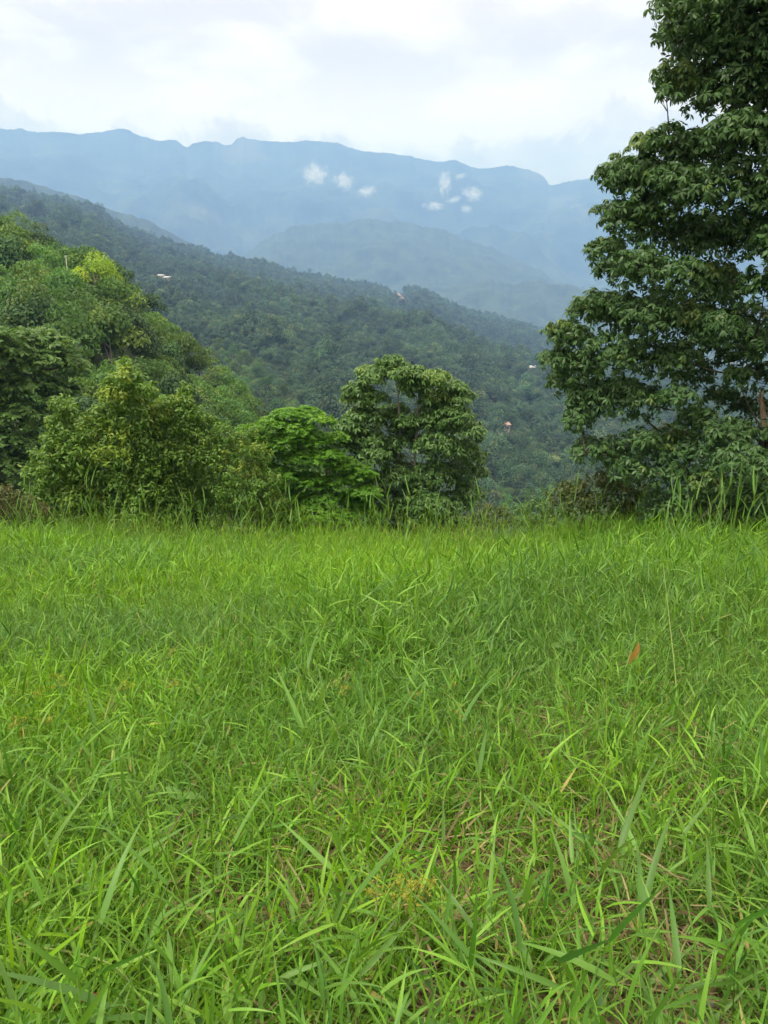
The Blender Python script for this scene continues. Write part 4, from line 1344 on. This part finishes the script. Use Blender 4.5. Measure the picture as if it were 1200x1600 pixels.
def weed(label, px, py, lift, n, L, W, seed, mat):
    p = ground_hit(px, py, lift)
    r_ = np.random.default_rng(seed)
    o = thing('broadleaf_weed', label, 'weed', tuple(p))
    V, F = tube(np.array([[0, 0, 0.03], [0.01, 0, -0.5 * lift], [0, 0.01, -lift - 0.03]]), [0.002, 0.003, 0.004], 5)
    link('stem', mk_mesh('stem', V, F, np.tile((0.4, 0.1, 0), (len(V), 1)), [mat]), o)
    for k in range(n):
        a = k * 2.4 + r_.random()
        e = math.radians(r_.uniform(-10, 45))
        d = np.array([[math.cos(a) * math.cos(e), math.sin(a) * math.cos(e), math.sin(e)]])
        N = norm(np.array([[0, -0.25, 1.0]]) - d * 0.2)
        V, F, tv = blades(np.array([[0, 0, -0.015 * k]]), d, N, L * r_.uniform(0.7, 1.15), W * r_.uniform(0.85, 1.1), 0.25, 7, 0.22, prof_leaf)
        link('leaf', mk_mesh('leaf', V, F, np.tile((float(np.clip(r_.normal(0.6, 0.2), 0, 1)), 0, 0), (len(V), 1)), [mat]), o)


for k, (px, py, li, n, L, lab) in enumerate([
        (915, 1065, 0.25, 9, 0.17, 'broad-leaved green seedling near the orange leaf'),
        (880, 1005, 0.3, 5, 0.2, 'broad-leaved weed with one wide pale leaf above the seedling'),
        (960, 1120, 0.2, 6, 0.12, 'small broad-leaved weed below the orange leaf'),
        (285, 1245, 0.25, 7, 0.14, 'broad bright-leaved weed in a gap of the near sward'),
        (60, 1012, 0.3, 6, 0.13, 'low broad-leaved weed by the yellow sedges')]):
    weed(lab, px, py, li * 0.75, n, L * 0.75, L * 0.3, 970 + k, M['weed'])


def sedge_meshes(seed):
    r_ = np.random.default_rng(seed)
    mb = MB()
    mb.add(*tube(bez(np.array([0, 0, -0.03]), np.array([0.01, 0, 0.15]), np.array([0.03, 0.01, 0.3]), 6), np.linspace(0.0022, 0.0014, 6), 4), (0.5, 0, 0))
    stem_m = mb.mesh('stem', [M['grass']])
    mb = MB()
    for k in range(11):
        a = r_.random() * 6.28
        e = math.radians(r_.uniform(5, 70))
        d = np.array([math.cos(a) * math.cos(e), math.sin(a) * math.cos(e), math.sin(e)])
        p0 = np.array([0.03, 0.01, 0.3])
        p1 = p0 + d * r_.uniform(0.02, 0.06)
        mb.add(*tube(np.array([p0, (p0 + p1) / 2, p1]), [0.0008] * 3, 3), (0.5, 0, 0))
        m_ = 9
        dd = norm(r_.normal(size=(m_, 3)))
        V, F, tv = blades(np.repeat(p1[None], m_, 0), dd, r_.normal(size=(m_, 3)), 0.014, 0.004, 0.1, 3, 0, prof_leaf)
        mb.add(V, F, np.repeat(np.stack([r_.random(m_), (r_.random(m_) < 0.2) * 1.0, r_.random(m_)], -1), 6, 0))
    head = mb.mesh('flower_head', [M['sedge']])
    lv = []
    for k in range(3):
        a = k * 2.1 + r_.random()
        V, F, tv = blades(np.array([[0.03, 0.01, 0.298]]), np.array([[math.cos(a), math.sin(a), 0.25]]), np.array([[0, 0, 1.0]]), 0.11, 0.005, 0.35, 6, 0.2)
        lv.append(mk_mesh('leaf', V, F, np.tile((0.5, 0, 0), (len(V), 1)), [M['grass']]))
    return [stem_m, head] + lv


sed = [sedge_meshes(985 + i) for i in range(3)]
SED = [(262, 1022, 'the trampled straw spot'), (85, 1080, 'the low weed by the picture edge'), (98, 1072, 'the low weed by the picture edge'), (72, 1092, 'the low weed by the picture edge'), (40, 1140, 'the low weed by the picture edge'), (75, 1135, 'the low weed by the picture edge'), (275, 1072, 'the trampled straw spot'), (205, 1085, 'the trampled straw spot'),
       (700, 1080, 'the slanting pale stalk'), (655, 1098, 'the slanting pale stalk'), (530, 1090, 'the slanting pale stalk'), (710, 1130, 'the slanting pale stalk'), (600, 1405, 'the bare brown hollow'), (640, 1412, 'the bare brown hollow'), (680, 1420, 'the bare brown hollow'), (662, 1430, 'the bare brown hollow'), (820, 872, 'the dark bush in the gap'), (615, 1415, 'the bare brown hollow')]
for k, (px, py, w_) in enumerate(SED):
    p = ground_hit(px, py, 0.3)
    f_ = 0.8 + 0.06 * max(0, p[1] - 2)
    o = thing('sedge', 'yellow-headed sedge among the grass near ' + w_, 'sedge', (p[0], p[1], float(zg(p[0], p[1])) + 0.3 - 0.3 * f_ + 0.02), 'yellow-headed sedges near ' + w_)
    o.rotation_euler = (0, 0, rg.random() * 6.28)
    o.scale = (f_, f_, f_)
    for nm, m_ in zip(['stem', 'flower_head', 'leaf', 'leaf', 'leaf'], sed[k % 3]):
        link(nm, m_, o)

# stones in the muddy corner
M['stone'] = plain_mat('stone', (0.16, 0.15, 0.13), (0.34, 0.33, 0.30), 30, 0.7, 0.4)
for k, (px, py, s, lab) in enumerate([(1108, 1570, 0.022, 'pale grey pebble in the mud at the foot of the grass'), (1075, 1585, 0.015, 'small grey pebble beside the pale pebble in the mud'), (1140, 1560, 0.013, 'smallest pebble half sunk in mud near the pale pebble')]):
    p = ground_hit(px, py)
    r_ = np.random.default_rng(k)
    u, v = np.meshgrid(np.linspace(0, 2 * np.pi, 13), np.linspace(0, np.pi, 8))
    R = s * (1 + 0.3 * fbm(np.cos(u) * 1.2 + 5 * k, np.sin(u) * 1.2 + v, k, 2))
    V = np.stack([R * np.cos(u) * np.sin(v) * 1.2, R * np.sin(u) * np.sin(v), 0.6 * R * np.cos(v)], -1)
    o = link('pebble', mk_mesh('pebble', V.reshape(-1, 3), grid_faces(8, 13), None, [M['stone']]), None, (p[0], p[1], float(zg(p[0], p[1])) + 0.2 * s), label=lab, category='stone')

# ------------------------------------------------------------------ signs of people on the far slopes
M['wall'] = plain_mat('wall', (0.34, 0.31, 0.27), (0.45, 0.42, 0.38), 2, 0.9, 0.0)
M['roof_white'] = plain_mat('roof_white', (0.30, 0.31, 0.32), (0.42, 0.43, 0.44), 2, 0.5, 0.0)
M['roof_clay'] = plain_mat('roof_clay', (0.24, 0.17, 0.13), (0.34, 0.25, 0.20), 2, 0.8, 0.0)
M['dark'] = plain_mat('dark', (0.03, 0.03, 0.035), (0.06, 0.06, 0.06), 2, 0.5, 0.0)
M['post'] = plain_mat('post', (0.70, 0.69, 0.66), (0.82, 0.81, 0.78), 5, 0.7, 0.0)
M['scar'] = plain_mat('scar', (0.16, 0.12, 0.085), (0.28, 0.21, 0.16), 0.15, 0.95, 0.0, objcoord=False)


def box(x0, x1, y0, y1, z0, z1):
    V = np.array([(x, y, z) for z in (z0, z1) for y in (y0, y1) for x in (x0, x1)], float)
    return V, np.array([(0, 2, 3, 1), (4, 5, 7, 6), (0, 1, 5, 4), (2, 6, 7, 3), (0, 4, 6, 2), (1, 3, 7, 5)])


def house(label, p, w_, d_, h_, rot, roof):
    o = thing('house', label, 'house', tuple(p))
    o.rotation_euler = (0, 0, rot)
    V, F = box(-w_ / 2, w_ / 2, -d_ / 2, d_ / 2, -2, h_)
    link('wall', mk_mesh('wall', V, F, None, [M['wall']], False), o)
    e, rh, th = 0.5, d_ * 0.28, 0.18
    a, b = w_ / 2 + e, d_ / 2 + e
    V = [(x, y, z + k) for k in (0.02, th) for x in (-a, a) for y, z in ((-b, h_), (0, h_ + rh), (b, h_))]
    F = [(0, 3, 4, 1), (1, 4, 5, 2), (6, 7, 10, 9), (7, 8, 11, 10), (0, 6, 9, 3), (2, 5, 11, 8), (0, 1, 7, 6), (1, 2, 8, 7), (3, 9, 10, 4), (4, 10, 11, 5)]
    link('roof', mk_mesh('roof', V, F, None, [roof], False), o)
    for x in (-w_ * 0.25, w_ * 0.25):
        V, F = box(x - 0.6, x + 0.6, -d_ / 2 - 0.06, -d_ / 2 - 0.003, h_ * 0.35, h_ * 0.75)
        link('window', mk_mesh('window', V, F, None, [M['dark']], False), o)


for px, py, w_, d_, h_, rot, roof, lab in HOUSES:
    p = surf_at(RF, px, py)
    house(lab, p + np.array([0, 0, 1.5]), w_, d_, h_, rot, M[roof])
for px, py, w_, lab in [(905, 473, 26, 'hazy pale house on the valley floor beyond the ridge, nearest to the towering tree'), (925, 506, 22, 'pale valley house at the end of the wooded ridge'), (893, 503, 18, 'smaller pale valley house next to the one at the ridge end'), (870, 465, 18, 'tiny pale house far across the blue valley floor'), (915, 478, 16, 'tiny pale house beside the hazy one across the valley')]:
    e = at(px, py, 1.0)
    D = (VALLEY_Z - 10 - CAM[2]) / (e[2] - CAM[2])
    p = at(px, py, min(D, 3600))
    house(lab, p, w_, w_ * 0.6, 6, 0.3, M['roof_white'])
gx_, gy_ = np.meshgrid(np.linspace(-1, 1, 9), np.linspace(-1, 1, 7))
V = np.array([surf_at(RF, 622 + 9 * x * (1 - 0.25 * y) + 9 * y, 463 + 8 * y + 2 * x) + np.array([0, -1.2, 1.6]) for x, y in zip(gx_.ravel(), gy_.ravel())])
V[:, 2] += 1.2 * fbm(V[:, 0] / 6, V[:, 1] / 6, 5, 3) - 2.4 * np.maximum(np.abs(gx_), np.abs(gy_)).ravel() ** 4
link('bare_slope', mk_mesh('bare_slope', V, grid_faces(7, 9), None, [M['scar']]), kind='structure')
p = at(103, 402, 100)
o = thing('post', 'slender white post on the skyline of the spur beside the lime tree', 'post', (p[0], p[1], p[2] - 5.9))
V, F = tube(np.array([[0, 0, 0], [0, 0, 3.0], [0, 0, 6.0]]), [0.035, 0.032, 0.03], 8)
link('pole', mk_mesh('pole', V, F, None, [M['post']]), o)
V, F = box(-0.1, 0.1, -0.1, 0.1, 6.002, 6.06)
link('cap', mk_mesh('cap', V, F, None, [M['post']], False), o)

# ------------------------------------------------------------------ shreds of cloud against the range
cm, t, out = material('cloud')
tcn = t.n('ShaderNodeTexCoord')
ln = t.n('ShaderNodeVectorMath', operation='LENGTH')
t.put(ln.inputs[0], tcn.outputs['Object'])
oi = t.n('ShaderNodeObjectInfo')
ad = t.n('ShaderNodeVectorMath', operation='ADD')
t.put(ad.inputs[0], tcn.outputs['Object'])
cmb = t.n('ShaderNodeCombineXYZ')
t.put(cmb.inputs[0], t.math('MULTIPLY', oi.outputs['Random'], 90.0))
t.put(ad.inputs[1], cmb.outputs[0])
nz = t.noise(ad.outputs[0], 2.8, 8, 0.70, 0.8)
den = t.math('SUBTRACT', nz, t.math('MULTIPLY', t.math('POWER', ln.outputs[1], 1.6), 0.30))
pv = t.n('ShaderNodeVolumePrincipled')
pv.inputs['Color'].default_value = (0.99, 0.99, 0.99, 1)
t.put(pv.inputs['Density'], t.ramp(den, (0.34, 0.56, 0.0, 0.018), 'S'))
t.t.links.new(pv.outputs[0], out.inputs['Volume'])
CL = [(492, 273, 19, 15, 'rounded white cloud shred, westmost against the blue range'), (538, 284, 16, 12, 'white cloud shred in the middle of the row of three'), (573, 299, 14, 8, 'low flat cloud shred ending the row of three'),
      (695, 286, 10, 17, 'tall narrow cloud shred standing by itself on the blue range'), (738, 303, 16, 10, 'rounded cloud shred beside the tall narrow one'), (720, 275, 10, 4, 'thin faint cloud streak above the rounded shred'),
      (678, 322, 16, 7, 'flat cloud shred lowest below the tall narrow one'), (729, 327, 10, 6, 'small cloud tuft under the rounded shred'), (710, 312, 12, 5, 'thin cloud link between tall and rounded shreds')]
u, v = np.meshgrid(np.linspace(0, 2 * np.pi, 25)[:-1], np.linspace(0.05, np.pi - 0.05, 13))
d = np.stack([np.cos(u) * np.sin(v), np.sin(u) * np.sin(v), np.cos(v)], -1)
n_r, n_c = u.shape
i_ = np.arange(n_r - 1)[:, None] * n_c
j_ = np.arange(n_c)[None]
F = np.stack([i_ + j_, i_ + n_c + j_, i_ + n_c + (j_ + 1) % n_c, i_ + (j_ + 1) % n_c], -1).reshape(-1, 4)
V = d.reshape(-1, 3)
me = bpy.data.meshes.new('cloud')
me.from_pydata([tuple(q) for q in V], [], [tuple(int(z) for z in f) for f in F] + [tuple(range(n_c)), tuple(range(len(V) - 1, len(V) - 1 - n_c, -1))])
me.materials.append(cm)
for k, (px, py, rx, rz, lab) in enumerate(CL):
    D = 5300
    R = D / 1202.0 * 1.5
    o = link('cloud', me, None, tuple(at(px, py, D)), label=lab, category='cloud', kind='stuff')
    o.scale = (rx * R, 0.5 * (rx + rz) * R, rz * R)
    o.rotation_euler = (0, 0.3 * math.sin(k * 2.1), 0)

# ------------------------------------------------------------------ air
hz, t, out = material('haze')
pv = t.n('ShaderNodeVolumePrincipled')
pv.inputs['Color'].default_value = (0.19, 0.33, 0.66, 1)
pv.inputs['Absorption Color'].default_value = (0.36, 0.53, 0.68, 1)
pv.inputs['Density'].default_value = 0.00033
pv.inputs['Anisotropy'].default_value = 0.0
t.t.links.new(pv.outputs[0], out.inputs['Volume'])
x0, x1, y0, y1, z0, z1 = -11200, 11200, -1500, 10000, -170, 1720
V = np.array([(x, y, z) for z in (z0, z1) for y in (y0, y1) for x in (x0, x1)], float)
F = [(0, 2, 3, 1), (4, 5, 7, 6), (0, 1, 5, 4), (2, 6, 7, 3), (0, 4, 6, 2), (1, 3, 7, 5)]
link('haze', mk_mesh('haze', V, F, None, [hz], False), kind='stuff')
